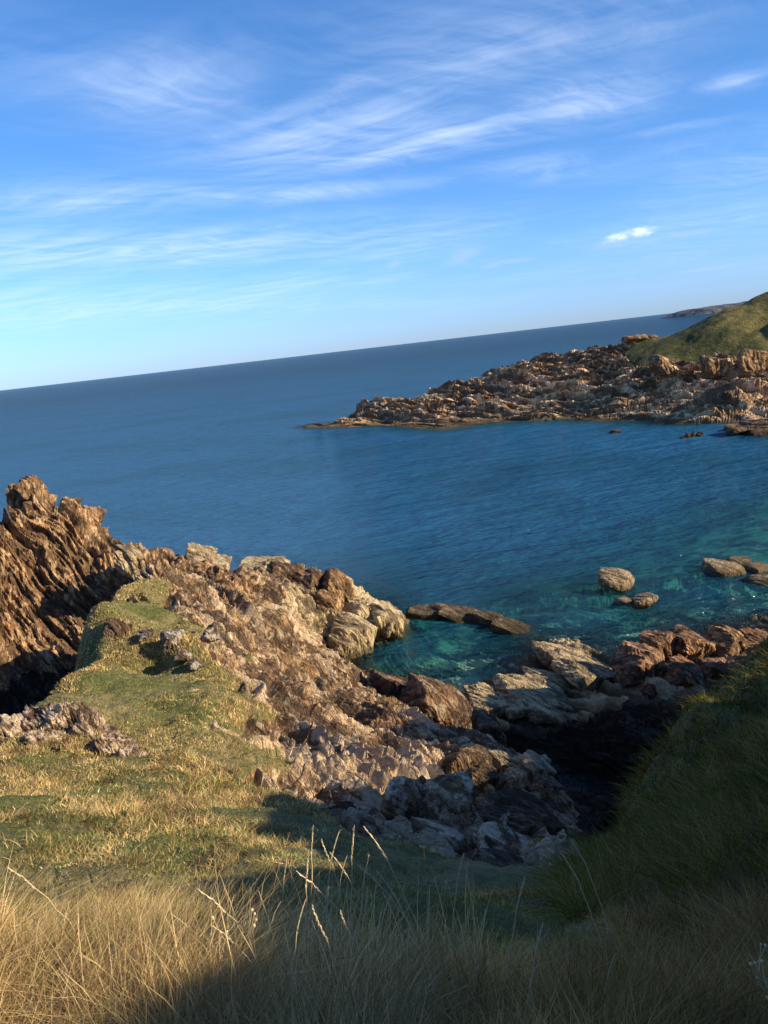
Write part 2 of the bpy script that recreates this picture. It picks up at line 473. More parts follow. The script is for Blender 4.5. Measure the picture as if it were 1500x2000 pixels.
def rock_color(nt, pos, warm=1.0, jk=0.66):
    """weathered schist: brown, ochre and rust with pale lichen and dark cracks"""
    st = mapping(nt, pos, rot=(0.15, -0.2, math.radians(-42)), scale=(1, 1, 1))
    sc = mapping(nt, st, scale=(2.6, 0.6, 0.8))
    n1 = noise(nt, sc, 0.9, 7, 0.65)
    n2 = noise(nt, pos, 0.22, 4, 0.55)
    n3 = noise(nt, pos, 1.3, 5, 0.6)
    base = ramp(nt, n1, [(0.30, (0.045, 0.029, 0.018)), (0.44, (0.14, 0.088, 0.050)), (0.56, (0.28, 0.185, 0.105)), (0.75, (0.46, 0.34, 0.20))])
    rust = mixc(nt, math_n(nt, 'MULTIPLY', smooth(nt, n3, 0.48, 0.72), 0.75 * warm), base, (0.42, 0.20, 0.09))
    ochre = mixc(nt, math_n(nt, 'MULTIPLY', smooth(nt, n2, 0.5, 0.7), 0.45 * warm), rust, (0.45, 0.30, 0.13))
    purple = mixc(nt, math_n(nt, 'MULTIPLY', smooth(nt, noise(nt, pos, 0.5, 4), 0.52, 0.7), 0.15), ochre, (0.24, 0.145, 0.12))
    v = nt.nodes.new('ShaderNodeTexVoronoi'); v.inputs['Scale'].default_value = 3.2
    L(nt, sc, v.inputs['Vector'])
    cellr = nt.nodes.new('ShaderNodeSeparateColor'); L(nt, v.outputs['Color'], cellr.inputs[0])
    out = mixc(nt, math_n(nt, 'MULTIPLY', smooth(nt, cellr.outputs[0], 0.60, 0.85), 0.45), purple, (0.56, 0.46, 0.33))
    out = mixc(nt, 1.0, out, ramp(nt, cellr.outputs[1], [(0.0, 0.55), (0.5, 0.95), (1.0, 1.3)]), 'MULTIPLY')
    wob = vmath(nt, 'ADD', sc, vmath(nt, 'MULTIPLY', vmath(nt, 'SUBTRACT', noise_c(nt, pos, 2.0), (0.5, 0.5, 0.5)), (0.5, 0.5, 0.5)))
    ve = nt.nodes.new('ShaderNodeTexVoronoi'); ve.feature = 'DISTANCE_TO_EDGE'; ve.inputs['Scale'].default_value = 1.7; L(nt, wob, ve.inputs['Vector'])
    vf = nt.nodes.new('ShaderNodeTexVoronoi'); vf.feature = 'DISTANCE_TO_EDGE'; vf.inputs['Scale'].default_value = 5.0; L(nt, wob, vf.inputs['Vector'])
    jn = math_n(nt, 'MAXIMUM', math_n(nt, 'SUBTRACT', 1.0, smooth(nt, ve.outputs['Distance'], 0.02, 0.10)), math_n(nt, 'MULTIPLY', math_n(nt, 'SUBTRACT', 1.0, smooth(nt, vf.outputs['Distance'], 0.02, 0.12)), 0.6))
    out = mixc(nt, math_n(nt, 'MULTIPLY', jn, jk), out, (0.04, 0.028, 0.02))
    return out, n1, n3, sc, jn


def make_rock_mat(name, warm=1.0, lichen=0.5, base_mul=(1, 1, 1), yellow=0.0, grassy=False, wet=True, bumpk=1.0, sc_tex=1.0, lcol=(0.66, 0.54, 0.38), tk=1.0, jk=0.66):
    m, nt, b = new_mat(name)
    g = nt.nodes.new('ShaderNodeNewGeometry')
    pos = g.outputs['Position']
    if sc_tex != 1.0: pos = mapping(nt, pos, scale=(sc_tex,) * 3)
    colr, n1, n3, sc, jn = rock_color(nt, pos, warm=warm, jk=jk)
    sx = nt.nodes.new('ShaderNodeSeparateXYZ'); L(nt, g.outputs['Position'], sx.inputs[0])
    nz = nt.nodes.new('ShaderNodeSeparateXYZ'); L(nt, g.outputs['Normal'], nz.inputs[0])
    fine = noise(nt, pos, 9, 6, 0.7)
    if yellow:
        colr = mixc(nt, yellow, colr, mixc(nt, smooth(nt, n1, 0.3, 0.7), (0.30, 0.235, 0.14), (0.60, 0.50, 0.32)))
    # lichen: pale crust, patchy, mainly on outward faces
    ln = noise(nt, pos, 2.3, 6, 0.68, 0.4)
    lt = math_n(nt, 'MULTIPLY', smooth(nt, ln, 0.60 - 0.14 * lichen, 0.66 - 0.08 * lichen), min(1.0, lichen * 1.4))
    colr = mixc(nt, lt, colr, lcol)
    yl = math_n(nt, 'MULTIPLY', smooth(nt, noise(nt, pos, 1.1, 5, 0.7), 0.60, 0.70), smooth(nt, nz.outputs[2], 0.3, 0.8))
    colr = mixc(nt, math_n(nt, 'MULTIPLY', yl, 0.6), colr, (0.50, 0.37, 0.09))
    ta = nt.nodes.new('ShaderNodeAttribute'); ta.attribute_name = 'tone'
    hi = smooth(nt, ta.outputs['Fac'], 0.60, 0.72); lo = math_n(nt, 'SUBTRACT', 1.0, smooth(nt, ta.outputs['Fac'], 0.30, 0.48))
    colr = mixc(nt, math_n(nt, 'MULTIPLY', hi, (0.30 + 0.45 * min(1, lichen)) * tk), colr, lcol)
    colr = mixc(nt, math_n(nt, 'MULTIPLY', lo, 0.72 * tk), colr, (0.06, 0.04, 0.028))
    # dark pits and cracks
    colr = mixc(nt, math_n(nt, 'MULTIPLY', smooth(nt, math_n(nt, 'SUBTRACT', 1.0, fine), 0.52, 0.70), 0.55), colr, (0.05, 0.035, 0.028))
    if wet:   # weed and damp band just above the water
        zz = math_n(nt, 'ADD', sx.outputs[2], math_n(nt, 'MULTIPLY', n3, -0.8))
        band = math_n(nt, 'SUBTRACT', 1.0, smooth(nt, zz, -0.25, 0.38))
        colr = mixc(nt, math_n(nt, 'MULTIPLY', band, 0.85), colr, (0.06, 0.045, 0.022))
    colr = mixc(nt, 1.0, colr, base_mul, 'MULTIPLY')
    if grassy:
        at = nt.nodes.new('ShaderNodeAttribute'); at.attribute_name = 'rock'
        gr = turf_color(nt, g.outputs['Position'])
        if sc_tex != 1.0: gr = mixc(nt, 1.0, gr, mixc(nt, smooth(nt, noise(nt, pos, 0.16, 5, 0.6), 0.42, 0.62), (0.30, 0.36, 0.28), (0.78, 0.74, 0.62)), 'MULTIPLY')
        msk = math_n(nt, 'ADD', at.outputs['Fac'], math_n(nt, 'MULTIPLY', math_n(nt, 'SUBTRACT', fine, 0.5), 0.9))
        colr = mixc(nt, smooth(nt, msk, 0.35, 0.6), gr, colr)
    L(nt, colr, b.inputs['Base Color'])
    b.inputs['Roughness'].default_value = 0.88
    b.inputs['Specular IOR Level'].default_value = 0.25
    h = math_n(nt, 'ADD', math_n(nt, 'MULTIPLY', noise(nt, sc, 3.0, 8, 0.72), 0.16), math_n(nt, 'MULTIPLY', noise(nt, pos, 14, 6, 0.75), 0.045))
    h = math_n(nt, 'SUBTRACT', h, math_n(nt, 'MULTIPLY', jn, 0.05))
    bp = nt.nodes.new('ShaderNodeBump'); bp.inputs['Strength'].default_value = 1.0; bp.inputs['Distance'].default_value = 1.0 * bumpk
    L(nt, h, bp.inputs['Height']); L(nt, bp.outputs[0], b.inputs['Normal'])
    return m


def turf_color(nt, pos):
    n = noise(nt, pos, 0.45, 4, 0.6); n2 = noise(nt, pos, 2.4, 5, 0.65); n3 = noise(nt, pos, 16, 4, 0.7)
    c = ramp(nt, n, [(0.33, (0.11, 0.12, 0.028)), (0.48, (0.20, 0.18, 0.06)), (0.62, (0.33, 0.245, 0.11))])
    c = mixc(nt, math_n(nt, 'MULTIPLY', smooth(nt, n2, 0.45, 0.68), 0.6), c, (0.075, 0.10, 0.02))
    c = mixc(nt, math_n(nt, 'MULTIPLY', smooth(nt, n3, 0.5, 0.75), 0.55), c, (0.30, 0.235, 0.11))
    c = mixc(nt, math_n(nt, 'MULTIPLY', smooth(nt, math_n(nt, 'SUBTRACT', 1.0, n3), 0.52, 0.72), 0.6), c, (0.05, 0.045, 0.018))
    return c


M_ground = make_rock_mat('hillside_turf_and_rock', warm=0.9, lichen=0.36, grassy=True, wet=True, base_mul=(1.42, 1.30, 1.14))
M_cliff = make_rock_mat('brown_cliff_rock', warm=0.85, lichen=0.14, wet=True, base_mul=(1.5, 1.30, 1.02), jk=0.5)
M_head = make_rock_mat('headland_rock', warm=0.6, lichen=0.55, grassy=True, bumpk=3, sc_tex=0.35, base_mul=(1.55, 1.36, 1.12), jk=0.35)
M_tan = make_rock_mat('tan_rock', warm=0.5, lichen=0.35, yellow=0.55, base_mul=(1.3, 1.22, 1.1))
M_yel = make_rock_mat('yellow_ledge_rock', warm=0.4, lichen=0.35, yellow=0.85, base_mul=(1.3, 1.22, 1.05))
M_brown = make_rock_mat('dark_brown_rock', warm=0.9, lichen=0.12, base_mul=(0.95, 0.86, 0.78))
M_red = make_rock_mat('red_rock', warm=0.9, lichen=0.12, base_mul=(1.2, 0.95, 0.82))
M_pale = make_rock_mat('lichen_covered_rock', warm=0.3, lichen=0.95, lcol=(0.72, 0.59, 0.44), tk=0.4, jk=0.5, base_mul=(1.08, 0.98, 0.86))


M_reef = make_rock_mat('weedy_reef_rock', warm=0.5, lichen=0.25, yellow=0.3, base_mul=(0.72, 0.68, 0.62))
M_gorge = make_rock_mat('shade_darkened_rock', warm=0.3, lichen=0.1, base_mul=(0.34, 0.33, 0.36))  # deep shade of the gorges put into the colour by darkening the rock
M_grey = make_rock_mat('grey_lichened_rock', warm=0.4, lichen=0.7, lcol=(0.62, 0.53, 0.42), tk=0.5)


def new_mesh(name, verts, faces, mat, attrs=None, smooth_=False, parent=None, colors=None):
    me = bpy.data.meshes.new(name)
    verts = np.asarray(verts, np.float32); faces = np.asarray(faces, np.int32)
    k = faces.shape[1]
    me.vertices.add(len(verts)); me.vertices.foreach_set('co', verts.ravel())
    me.loops.add(faces.size); me.loops.foreach_set('vertex_index', faces.ravel())
    me.polygons.add(len(faces)); me.polygons.foreach_set('loop_start', np.arange(0, faces.size, k, dtype=np.int32))
    me.polygons.foreach_set('loop_total', np.full(len(faces), k, np.int32)) if False else None
    me.update(calc_edges=True)
    me.polygons.foreach_set('use_smooth', np.full(len(faces), smooth_))
    for an, av in (attrs or {}).items():
        a = me.attributes.new(an, 'FLOAT', 'POINT'); a.data.foreach_set('value', np.asarray(av, np.float32))
    if colors is not None:
        a = me.attributes.new('tint', 'FLOAT_COLOR', 'POINT')
        a.data.foreach_set('color', np.asarray(colors, np.float32).ravel())
    me.materials.append(mat)
    o = bpy.data.objects.new(name, me); scene.collection.objects.link(o)
    if parent: o.parent = parent
    return o


def tag(o, label, cat, group=None, kind=None):
    o['label'] = label; o['category'] = cat
    if group: o['group'] = group
    if kind: o['kind'] = kind
    return o


def grid_faces(nr, nc, wrap=False):
    i = np.arange(nr - 1)[:, None]; j = np.arange(nc if wrap else nc - 1)[None]
    a = i * nc + j; b = i * nc + (j + 1) % nc
    return np.stack([a, b, b + nc, a + nc], -1).reshape(-1, 4)


def grid_normals(V):
    du = np.gradient(V, axis=0); dv = np.gradient(V, axis=1)
    n = np.cross(dv, du); n /= np.linalg.norm(n, axis=-1, keepdims=True) + 1e-9
    n *= np.sign(n[..., 2:3] + 1e-9)
    return n


# ------------------------------------------------------------------ near terrain, fanned out so that near ground is finer
half = 44
th = np.concatenate([np.linspace(-180, -half, 60, endpoint=False), np.linspace(-half, -33, 60, endpoint=False), np.linspace(-33, 33, 1080, endpoint=False), np.linspace(33, half, 60, endpoint=False), np.linspace(half, 180, 60, endpoint=False)])
th = np.radians(th)
rr = np.concatenate([[0.02, 0.5, 1.0], np.exp(np.linspace(math.log(1.4), math.log(9), 160, endpoint=False)), np.exp(np.linspace(math.log(9), math.log(54), 1150, endpoint=False)),
                     np.exp(np.linspace(math.log(54), math.log(110), 40))])
R, T = np.meshgrid(rr, th, indexing='ij')
X = R * np.sin(T); Y = R * np.cos(T)
xy = np.column_stack([X.ravel(), Y.ravel()])
z0 = evalf(HM, xy)
rm = rough_mask(xy)
zb = z0 + tussock(xy) * (1 - rm)
V = np.column_stack([xy, zb]).reshape(len(rr), len(th), 3)
nrm = grid_normals(np.column_stack([xy, z0]).reshape(len(rr), len(th), 3)).reshape(-1, 3)
V = V.reshape(-1, 3).astype(np.float64)
idx = np.where((rm > 0.01) & (np.abs(np.degrees(T.ravel())) < half + 3) & (R.ravel() < 60))[0]
sp_ = np.exp(-((V[idx, 0] * 0.78 + (V[idx, 1] - 24) * 0.62) / 9.0) ** 4) * np.clip((V[idx, 0] + 0.55 * V[idx, 1] - 3.5) / 3, 0, 1) * np.clip((41 - V[idx, 1]) / 4, 0, 1) * np.clip((V[idx, 1] - 12) / 3, 0, 1)
nr_ = np.clip((16.5 - V[idx, 1]) / 1.5, 0, 1) * (V[idx, 0] < -4)
d, tone = rock_disp(V[idx], ribs=1.0 + 0.55 * sp_ - 0.5 * nr_, blk=1.0 - 0.38 * sp_ - 0.3 * nr_)
d = d - 0.12
# fade relief on land far under water
dep = np.clip((V[idx, 2] + 3.5) / 3.0, 0.25, 1)
V[idx] += nrm[idx] * (d * rm[idx] * dep)[:, None]
tn = np.zeros(len(V), np.float32); tn[idx] = tone
tn += 0.10 * np.exp(-((V[:, 0] + 1) / 5.0) ** 2 - ((V[:, 1] - 18) / 5.0) ** 2) - 0.09 * np.clip((V[:, 1] - 23) / 7, 0, 1) * (V[:, 1] < 46)
faces = grid_faces(len(rr), len(th), wrap=True)
# split the sheet into its named regions
fc = V[faces].mean(1)
cliff = ((fc[:, 1] > 37.2) & (fc[:, 0] < -8.2) & (fc[:, 0] * 0.55 + fc[:, 1] > 30.8)) | ((fc[:, 0] < -12.6) & (fc[:, 1] > 19) & (rm[faces].mean(1) > 0.6))
bed = (~cliff) & (fc[:, 2] < -0.9) & (fc[:, 1] > 25)
rk = (rm[faces].mean(1) > 0.5) & ~cliff & ~bed
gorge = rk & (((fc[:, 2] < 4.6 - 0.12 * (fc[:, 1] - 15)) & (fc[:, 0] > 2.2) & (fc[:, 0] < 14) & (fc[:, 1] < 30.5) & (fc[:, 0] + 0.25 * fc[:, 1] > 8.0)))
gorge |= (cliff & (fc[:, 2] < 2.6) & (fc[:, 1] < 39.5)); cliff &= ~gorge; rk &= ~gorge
ledge = rk & (fc[:, 1] > 30.5) & (fc[:, 0] > 2.6) & (fc[:, 0] < 12.2) & (fc[:, 1] < 42)
tip = rk & (fc[:, 1] > 41) & (fc[:, 0] > -6.5) & (fc[:, 0] < 3)
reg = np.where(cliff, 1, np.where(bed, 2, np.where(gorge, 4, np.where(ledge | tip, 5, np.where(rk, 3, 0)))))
M_bed, nb_, bb_ = new_mat('sea_floor')
gp = nb_.nodes.new('ShaderNodeNewGeometry').outputs['Position']
k1 = noise(nb_, gp, 0.33, 5, 0.62, 0.6); k2 = noise(nb_, gp, 2.2, 6, 0.7)
cb = mixc(nb_, smooth(nb_, k1, 0.42, 0.54), (0.52, 0.50, 0.33), (0.045, 0.055, 0.03))
cb = mixc(nb_, math_n(nb_, 'MULTIPLY', smooth(nb_, k2, 0.5, 0.64), 0.6), cb, (0.20, 0.17, 0.09))
cb = mixc(nb_, math_n(nb_, 'MULTIPLY', smooth(nb_, noise(nb_, gp, 6, 3, 0.7), 0.60, 0.66), 0.5), cb, (0.6, 0.58, 0.42))
L(nb_, cb, bb_.inputs['Base Color']); bb_.inputs['Roughness'].default_value = 0.9
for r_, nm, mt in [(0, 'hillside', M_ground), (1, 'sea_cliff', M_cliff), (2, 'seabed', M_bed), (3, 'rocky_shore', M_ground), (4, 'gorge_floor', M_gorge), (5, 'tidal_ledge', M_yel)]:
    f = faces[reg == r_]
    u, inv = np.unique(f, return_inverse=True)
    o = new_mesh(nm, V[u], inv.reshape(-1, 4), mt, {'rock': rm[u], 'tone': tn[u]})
    o['kind'] = 'structure'

# ------------------------------------------------------------------ far headland
hc = []


def hp(u, v, y, rock=1.0): hc.append((*at_y(u, v, y), rock))


for a in [(700, 802, 190), (780, 778, 187), (850, 758, 185), (930, 736, 182), (1000, 716, 180), (1080, 700, 177), (1150, 684, 175), (1240, 668, 170),
          (650, 824, 189), (760, 805, 178), (870, 790, 170), (980, 775, 168), (1100, 760, 158), (900, 825, 158), (1000, 800, 160), (1300, 765, 138), (1400, 760, 130), (1500, 765, 124), (1200, 790, 140), (1100, 800, 148),
          (1400, 810, 118), (1300, 800, 130), (1120, 715, 168), (1200, 725, 158), (1300, 725, 146), (1400, 715, 140), (1500, 715, 132)]: hp(*a)
for a in [(1290, 660, 166), (1350, 640, 163), (1420, 606, 161), (1500, 568, 160), (1260, 690, 158), (1330, 690, 151), (1420, 650, 149), (1420, 690, 145), (1500, 650, 146), (1500, 690, 138), (1600, 600, 150), (1700, 690, 130)]: hp(*a, 0)
for u, v in [(595, 832), (700, 822), (800, 812), (870, 838), (975, 822), (1100, 820), (1250, 822), (1400, 828), (1500, 850)]:
    hc.append((*at_z(u, v, -0.1), 1))
for x, y, z, r in [(-25, 205, -5, 1), (-5, 212, -3, 1), (15, 214, -3, 1), (35, 214, -3, 1), (60, 212, -3, 1), (90, 205, -2, 1), (120, 190, 8, .5), (140, 150, 24, 0), (103, 121, 15, 0), (105, 134, 28, 0), (113, 131, 31, 0), (120, 90, 16, 0), (85, 95, 5, .6),  # highest points: unseen rise added off to the right to shade the grass slope
                   (-30, 180, -5, 1), (-5, 168, -4, 1), (18, 140, -3, 1), (35, 128, -3, 1), (50, 95, -2.5, 1), (60, 86, -2, 1), (110, 150, 21, 0), (100, 170, 12, 0), (80, 185, 6, 0.6), (90, 100, 8, 0), (130, 60, 16, 0), (85, 75, 5, .4), (170, 120, 26, 0)]:
    hc.append((x, y, z, r))
for x, y, z in [(-30, 120, -10), (-10, 110, -7), (-60, 150, -14), (15, 100, -5), (-40, 90, -10), (-60, 200, -14), (20, 235, -12), (80, 235, -10), (-50, 230, -14), (45, 80, -2)]: hc.append((x, y, z, 1))
HH = fit(hc, 2.0); HC = np.array(hc)
gx = np.arange(-32, 135, 0.27); gy = np.concatenate([np.arange(78, 215, 0.30)])
GY, GX = np.meshgrid(gy, gx, indexing='ij')
hxy = np.column_stack([GX.ravel(), GY.ravel()])
hz = evalf(HH, hxy)
p3 = np.column_stack([hxy, np.zeros(len(hxy))])
hz = hz + 0.5 * fbm(p3 * 0.12, 301, 3)
d2 = ((hxy[:, None, 0].astype(np.float32) - HC[None, :, 0].astype(np.float32)) ** 2 + (hxy[:, None, 1].astype(np.float32) - HC[None, :, 1].astype(np.float32)) ** 2 + 1)
w = 1 / d2 ** 2
hm = (w @ HC[:, 3].astype(np.float32)) / w.sum(1)
hm = np.clip((hm + 0.16 * fbm(p3 * 0.12, 300, 4) - 0.45) / 0.14, 0, 1)
HV = np.column_stack([hxy, hz]).reshape(len(gy), len(gx), 3)
hn = grid_normals(HV).reshape(-1, 3); HV = HV.reshape(-1, 3)
dd, ht = rock_disp(HV, scale=2.1, seed=400, octs=3, amps=(0.55, 0.45, 0.26, 0.1), aniso=2.0, ribs=1.6)
HV += hn * ((dd - 0.3) * hm * np.clip((HV[:, 2] + 0.8) / 4.5, 0.10, 1))[:, None]
HV[:, 2] += (1 - hm) * 0.22 * fbm(p3 * 0.35, 305, 4)
hf = grid_faces(len(gy), len(gx))
hf = hf[HV[hf][:, :, 2].max(1) > -5]
u, inv = np.unique(hf, return_inverse=True)
o = new_mesh('headland', HV[u], inv.reshape(-1, 4), M_head, {'rock': hm[u], 'tone': ht[u]}); o['kind'] = 'structure'

# very distant headland on the horizon
nx, ny = 120, 24
us = np.linspace(0, 1, nx); vs = np.linspace(0, 1, ny)
U, W = np.meshgrid(us, vs)
prof = np.interp(us, [0, .02, .06, .25, .6, 1], [0, 10, 24, 30, 42, 60])
dz = prof[None] * np.sin(np.clip(W, 0, 1) * math.pi) ** 0.35
dp = np.column_stack([(1180 + U * 900).ravel(), (2650 + W * 420 + 40 * U).ravel(), (dz - 2).ravel()])
dp[:, 2] += 3.0 * fbm(dp * 0.02, 500, 3) * (dz.ravel() > 4)
dp[:, 1] += 18 * fbm(dp * np.array([0.03, 0, 0.01]), 501, 3)
M_far, nf, bf = new_mat('distant_cliff')
L(nf, ramp(nf, noise(nf, nf.nodes.new('ShaderNodeNewGeometry').outputs['Position'], 0.02, 5), [(0.4, (0.035, 0.045, 0.06)), (0.6, (0.07, 0.075, 0.075))]), bf.inputs['Base Color'])
bf.inputs['Roughness'].default_value = 1.0
o = new_mesh('distant_headland', dp, grid_faces(ny, nx), M_far); o['kind'] = 'structure'

# ------------------------------------------------------------------ water
M_w = bpy.data.materials.new('sea_water'); M_w.use_nodes = True; wn = M_w.node_tree; wn.nodes.clear()
wg = wn.nodes.new('ShaderNodeNewGeometry').outputs['Position']
dep_a = wn.nodes.new('ShaderNodeAttribute'); dep_a.attribute_name = 'depth'
depth = dep_a.outputs['Fac']
opac = math_n(wn, 'SUBTRACT', 1.0, math_n(wn, 'EXPONENT', math_n(wn, 'MULTIPLY', depth, -0.37)))
tintn = wn.nodes.new('ShaderNodeCombineColor')
for i, k in enumerate((0.75, 0.16, 0.16)):
    L(wn, math_n(wn, 'EXPONENT', math_n(wn, 'MULTIPLY', depth, -k)), tintn.inputs[i])
tr = wn.nodes.new('ShaderNodeBsdfTransparent'); L(wn, tintn.outputs[0], tr.inputs[0])
df = wn.nodes.new('ShaderNodeBsdfDiffuse')
patch = noise(wn, mapping(wn, wg, scale=(1, 1.6, 1)), 0.018, 4, 0.55)
bodyc = ramp(wn, math_n(wn, 'DIVIDE', depth, 14.0), [(0.0, (0.012, 0.085, 0.115)), (0.22, (0.017, 0.098, 0.18)), (0.5, (0.020, 0.108, 0.215)), (0.72, (0.015, 0.085, 0.175)), (1.0, (0.006, 0.042, 0.092))])
bodyc = mixc(wn, math_n(wn, 'MULTIPLY', smooth(wn, patch, 0.42, 0.66), 0.45), bodyc, (0.006, 0.055, 0.085))
L(wn, bodyc, df.inputs[0])
mx = wn.nodes.new('ShaderNodeMixShader'); L(wn, opac, mx.inputs[0]); L(wn, tr.outputs[0], mx.inputs[1]); L(wn, df.outputs[0], mx.inputs[2])
# ripples: three wave scales, wind from the left
h1 = noise(wn, mapping(wn, wg, rot=(0, 0, 0.35), scale=(0.55, 1.5, 1)), 1.5, 4, 0.6)
h2 = noise(wn, mapping(wn, wg, rot=(0, 0, 0.15), scale=(0.5, 1.3, 1)), 0.32, 3, 0.55)
h3 = noise(wn, mapping(wn, wg, rot=(0, 0, 0.25), scale=(0.4, 1.2, 1)), 0.06, 3, 0.5)
hh_ = math_n(wn, 'ADD', math_n(wn, 'ADD', math_n(wn, 'MULTIPLY', h1, 0.42), math_n(wn, 'MULTIPLY', h2, 1.1)), math_n(wn, 'MULTIPLY', h3, 0.9))
bp = wn.nodes.new('ShaderNodeBump'); bp.inputs['Strength'].default_value = 1.0; bp.inputs['Distance'].default_value = 1.5
L(wn, hh_, bp.inputs['Height'])
L(wn, bp.outputs[0], df.inputs['Normal'])
gl = wn.nodes.new('ShaderNodeBsdfGlossy'); gl.inputs['Roughness'].default_value = 0.07; L(wn, bp.outputs[0], gl.inputs['Normal'])
fr = wn.nodes.new('ShaderNodeFresnel'); fr.inputs[0].default_value = 1.33; L(wn, bp.outputs[0], fr.inputs[1])
mx2 = wn.nodes.new('ShaderNodeMixShader'); L(wn, math_n(wn, 'MINIMUM', fr.outputs[0], 0.30), mx2.inputs[0]); L(wn, mx.outputs[0], mx2.inputs[1]); L(wn, gl.outputs[0], mx2.inputs[2])
wo2 = wn.nodes.new('ShaderNodeOutputMaterial'); L(wn, mx2.outputs[0], wo2.inputs[0])
wr = np.concatenate([[0.5], np.exp(np.linspace(math.log(14), math.log(290), 300)), np.exp(np.linspace(math.log(300), math.log(45000), 40))])
wth = np.radians(np.concatenate([np.linspace(-180, -45, 30, endpoint=False), np.linspace(-45, 50, 260, endpoint=False), np.linspace(50, 180, 30, endpoint=False)]))
WR, WT = np.meshgrid(wr, wth, indexing='ij')
wxy = np.column_stack([(WR * np.sin(WT)).ravel(), (WR * np.cos(WT)).ravel()])
wd = np.full(len(wxy), 14.0)
nearm = np.hypot(wxy[:, 0], wxy[:, 1]) < 300
dn = -evalf(HM, wxy[nearm]); dh = -evalf(HH, wxy[nearm])
rn = np.hypot(wxy[nearm, 0], wxy[nearm, 1])
k = np.clip((rn - 62) / 30, 0, 1); k = k * k * (3 - 2 * k)
far = np.clip(dh, 0, 14) * 1.3 + np.clip((rn - 100) / 8, 0, 8) * np.clip((dh - 0.5) / 3, 0, 1)
dd_ = np.clip(dn, 0, 14) * (1 - k) + far * k
pn3 = np.column_stack([wxy[nearm], np.zeros(nearm.sum())])
dd_ = dd_ * (1 + 0.35 * fbm(pn3 * 0.08, 800, 3))
e_ = np.clip((rn - 250) / 50, 0, 1)
cap_ = 8.0 + 2.0 * np.clip((rn - 100) / 200, 0, 1)
wd[nearm] = np.clip(np.minimum(dd_, cap_), 0.0, 14)
farm = ~nearm
wd[farm] = np.clip(10 + 4 * (np.hypot(wxy[farm, 0], wxy[farm, 1]) - 300) / 600, 10, 14)
WV = np.column_stack([wxy, np.zeros(len(wxy))])
o = new_mesh('sea', WV, grid_faces(len(wr), len(wth), wrap=True), M_w, {'depth': wd}, smooth_=True); o['kind'] = 'structure'
# sea floor sheet under everything
M_deep, nd, bd = new_mat('deep_sea_floor'); bd.inputs['Base Color'].default_value = (0.05, 0.08, 0.07, 1)
fx = 45000.0
o = new_mesh('seabed', [(-fx, -fx, -16), (fx, -fx, -16), (fx, fx, -16), (-fx, fx, -16)], [(0, 1, 2, 3)], M_deep); o['kind'] = 'structure'

# ------------------------------------------------------------------ rocks as things
def ico(sub):
    import bmesh
    bm = bmesh.new(); bmesh.ops.create_icosphere(bm, subdivisions=sub, radius=1)
    v = np.array([x.co[:] for x in bm.verts]); f = np.array([[a.index for a in t.verts] for t in bm.faces]); bm.free()
    return v, f


ICO = {5: ico(5), 6: ico(6)}


def lump(center, size, seed, ang=0.0, tiltx=0.0, tilty=0.0, sub=6, cuts=9, rough=1.0, aniso=2.4):
    """one angular block: a sphere trimmed by random planes, then broken relief"""
    r = np.random.default_rng(seed)
    D, Fa = ICO[sub]
    lo_ = 0.58
    if rough <= 0.7: cuts, lo_ = 20, 0.80
    n = r.normal(size=(cuts, 3)); n /= np.linalg.norm(n, axis=1)[:, None]
    n = np.vstack([n, [0, 0, 1], [0, 0, -1], [1, 0, 0], [-1, 0, 0], [0, 1, 0], [0, -1, 0]])
    h = np.concatenate([r.uniform(lo_, 0.98, cuts), r.uniform(0.72, 0.95, 6)])
    dots = np.maximum(D @ n.T, 1e-3)
    rad = h[None] / dots
    k = 38.0 if rough > 0.7 else 18.0
    rad = -np.log(np.exp(-k * np.minimum(rad, 3)).sum(1)) / k
    P = D * rad[:, None] * np.array(size)[None] * 1.12
    Rm = np.array(Matrix.Rotation(ang, 3, 'Z') @ Matrix.Rotation(tiltx, 3, 'X') @ Matrix.Rotation(tilty, 3, 'Y'))
    P = P @ Rm.T
    W = P + np.array(center)
    nn = (D / np.array(size)) @ Rm.T; nn /= np.linalg.norm(nn, axis=1)[:, None]
    s = max(0.12, min(size) * 0.62)
    dsp, tn_ = rock_disp(W + seed * 3.1, scale=s, seed=seed, octs=3, amps=(0.22, 0.26, 0.15, 0.07), aniso=aniso, ribs=0.6)
    W = W + nn * (dsp * rough * 0.75)[:, None]
    return W, Fa, tn_


def rock(name, lumps, mat, label, cat='rock', group=None, sub=6, rough=1.0):
    """lumps: list of (center, size, angle, tiltx, tilty)"""
    vs, fs, tns, o = [], [], [], 0
    for i, l in enumerate(lumps):
        c, s, a, tx, ty = l
        v, f, tq = lump(c, s, SEED[0] + i, a, tx, ty, sub=sub, rough=rough); tns.append(tq)
        vs.append(v); fs.append(f + o); o += len(v)
    SEED[0] += 10
    vs = np.vstack(vs); base = np.array(lumps[0][0])
    ob = new_mesh(name, vs - base, np.vstack(fs), mat, {'tone': np.concatenate(tns)})
    ob.location = base
    return tag(ob, label, cat, group)


SEED = [100]


def pxl(u, v, w, h, y, deep=1.0, ang=0.0, tx=0.0, ty=0.0):
    """lump seen at pixel u, v (centre) with width w and height h in pixels, at forward distance y"""
    c = at_y(u, v, y); r = ray(u, v); dist = y / r[1]
    sw = w / F * dist / 2; sh = h / F * dist / 2
    return (c, (sw, sw * deep, sh), ang, tx, ty)


def RK(name, label, mat, lumps, group=None, sub=5, rough=1.0, cat='rock'):
    return rock(name, [pxl(*l) for l in lumps], mat, label, cat, group, sub, rough)


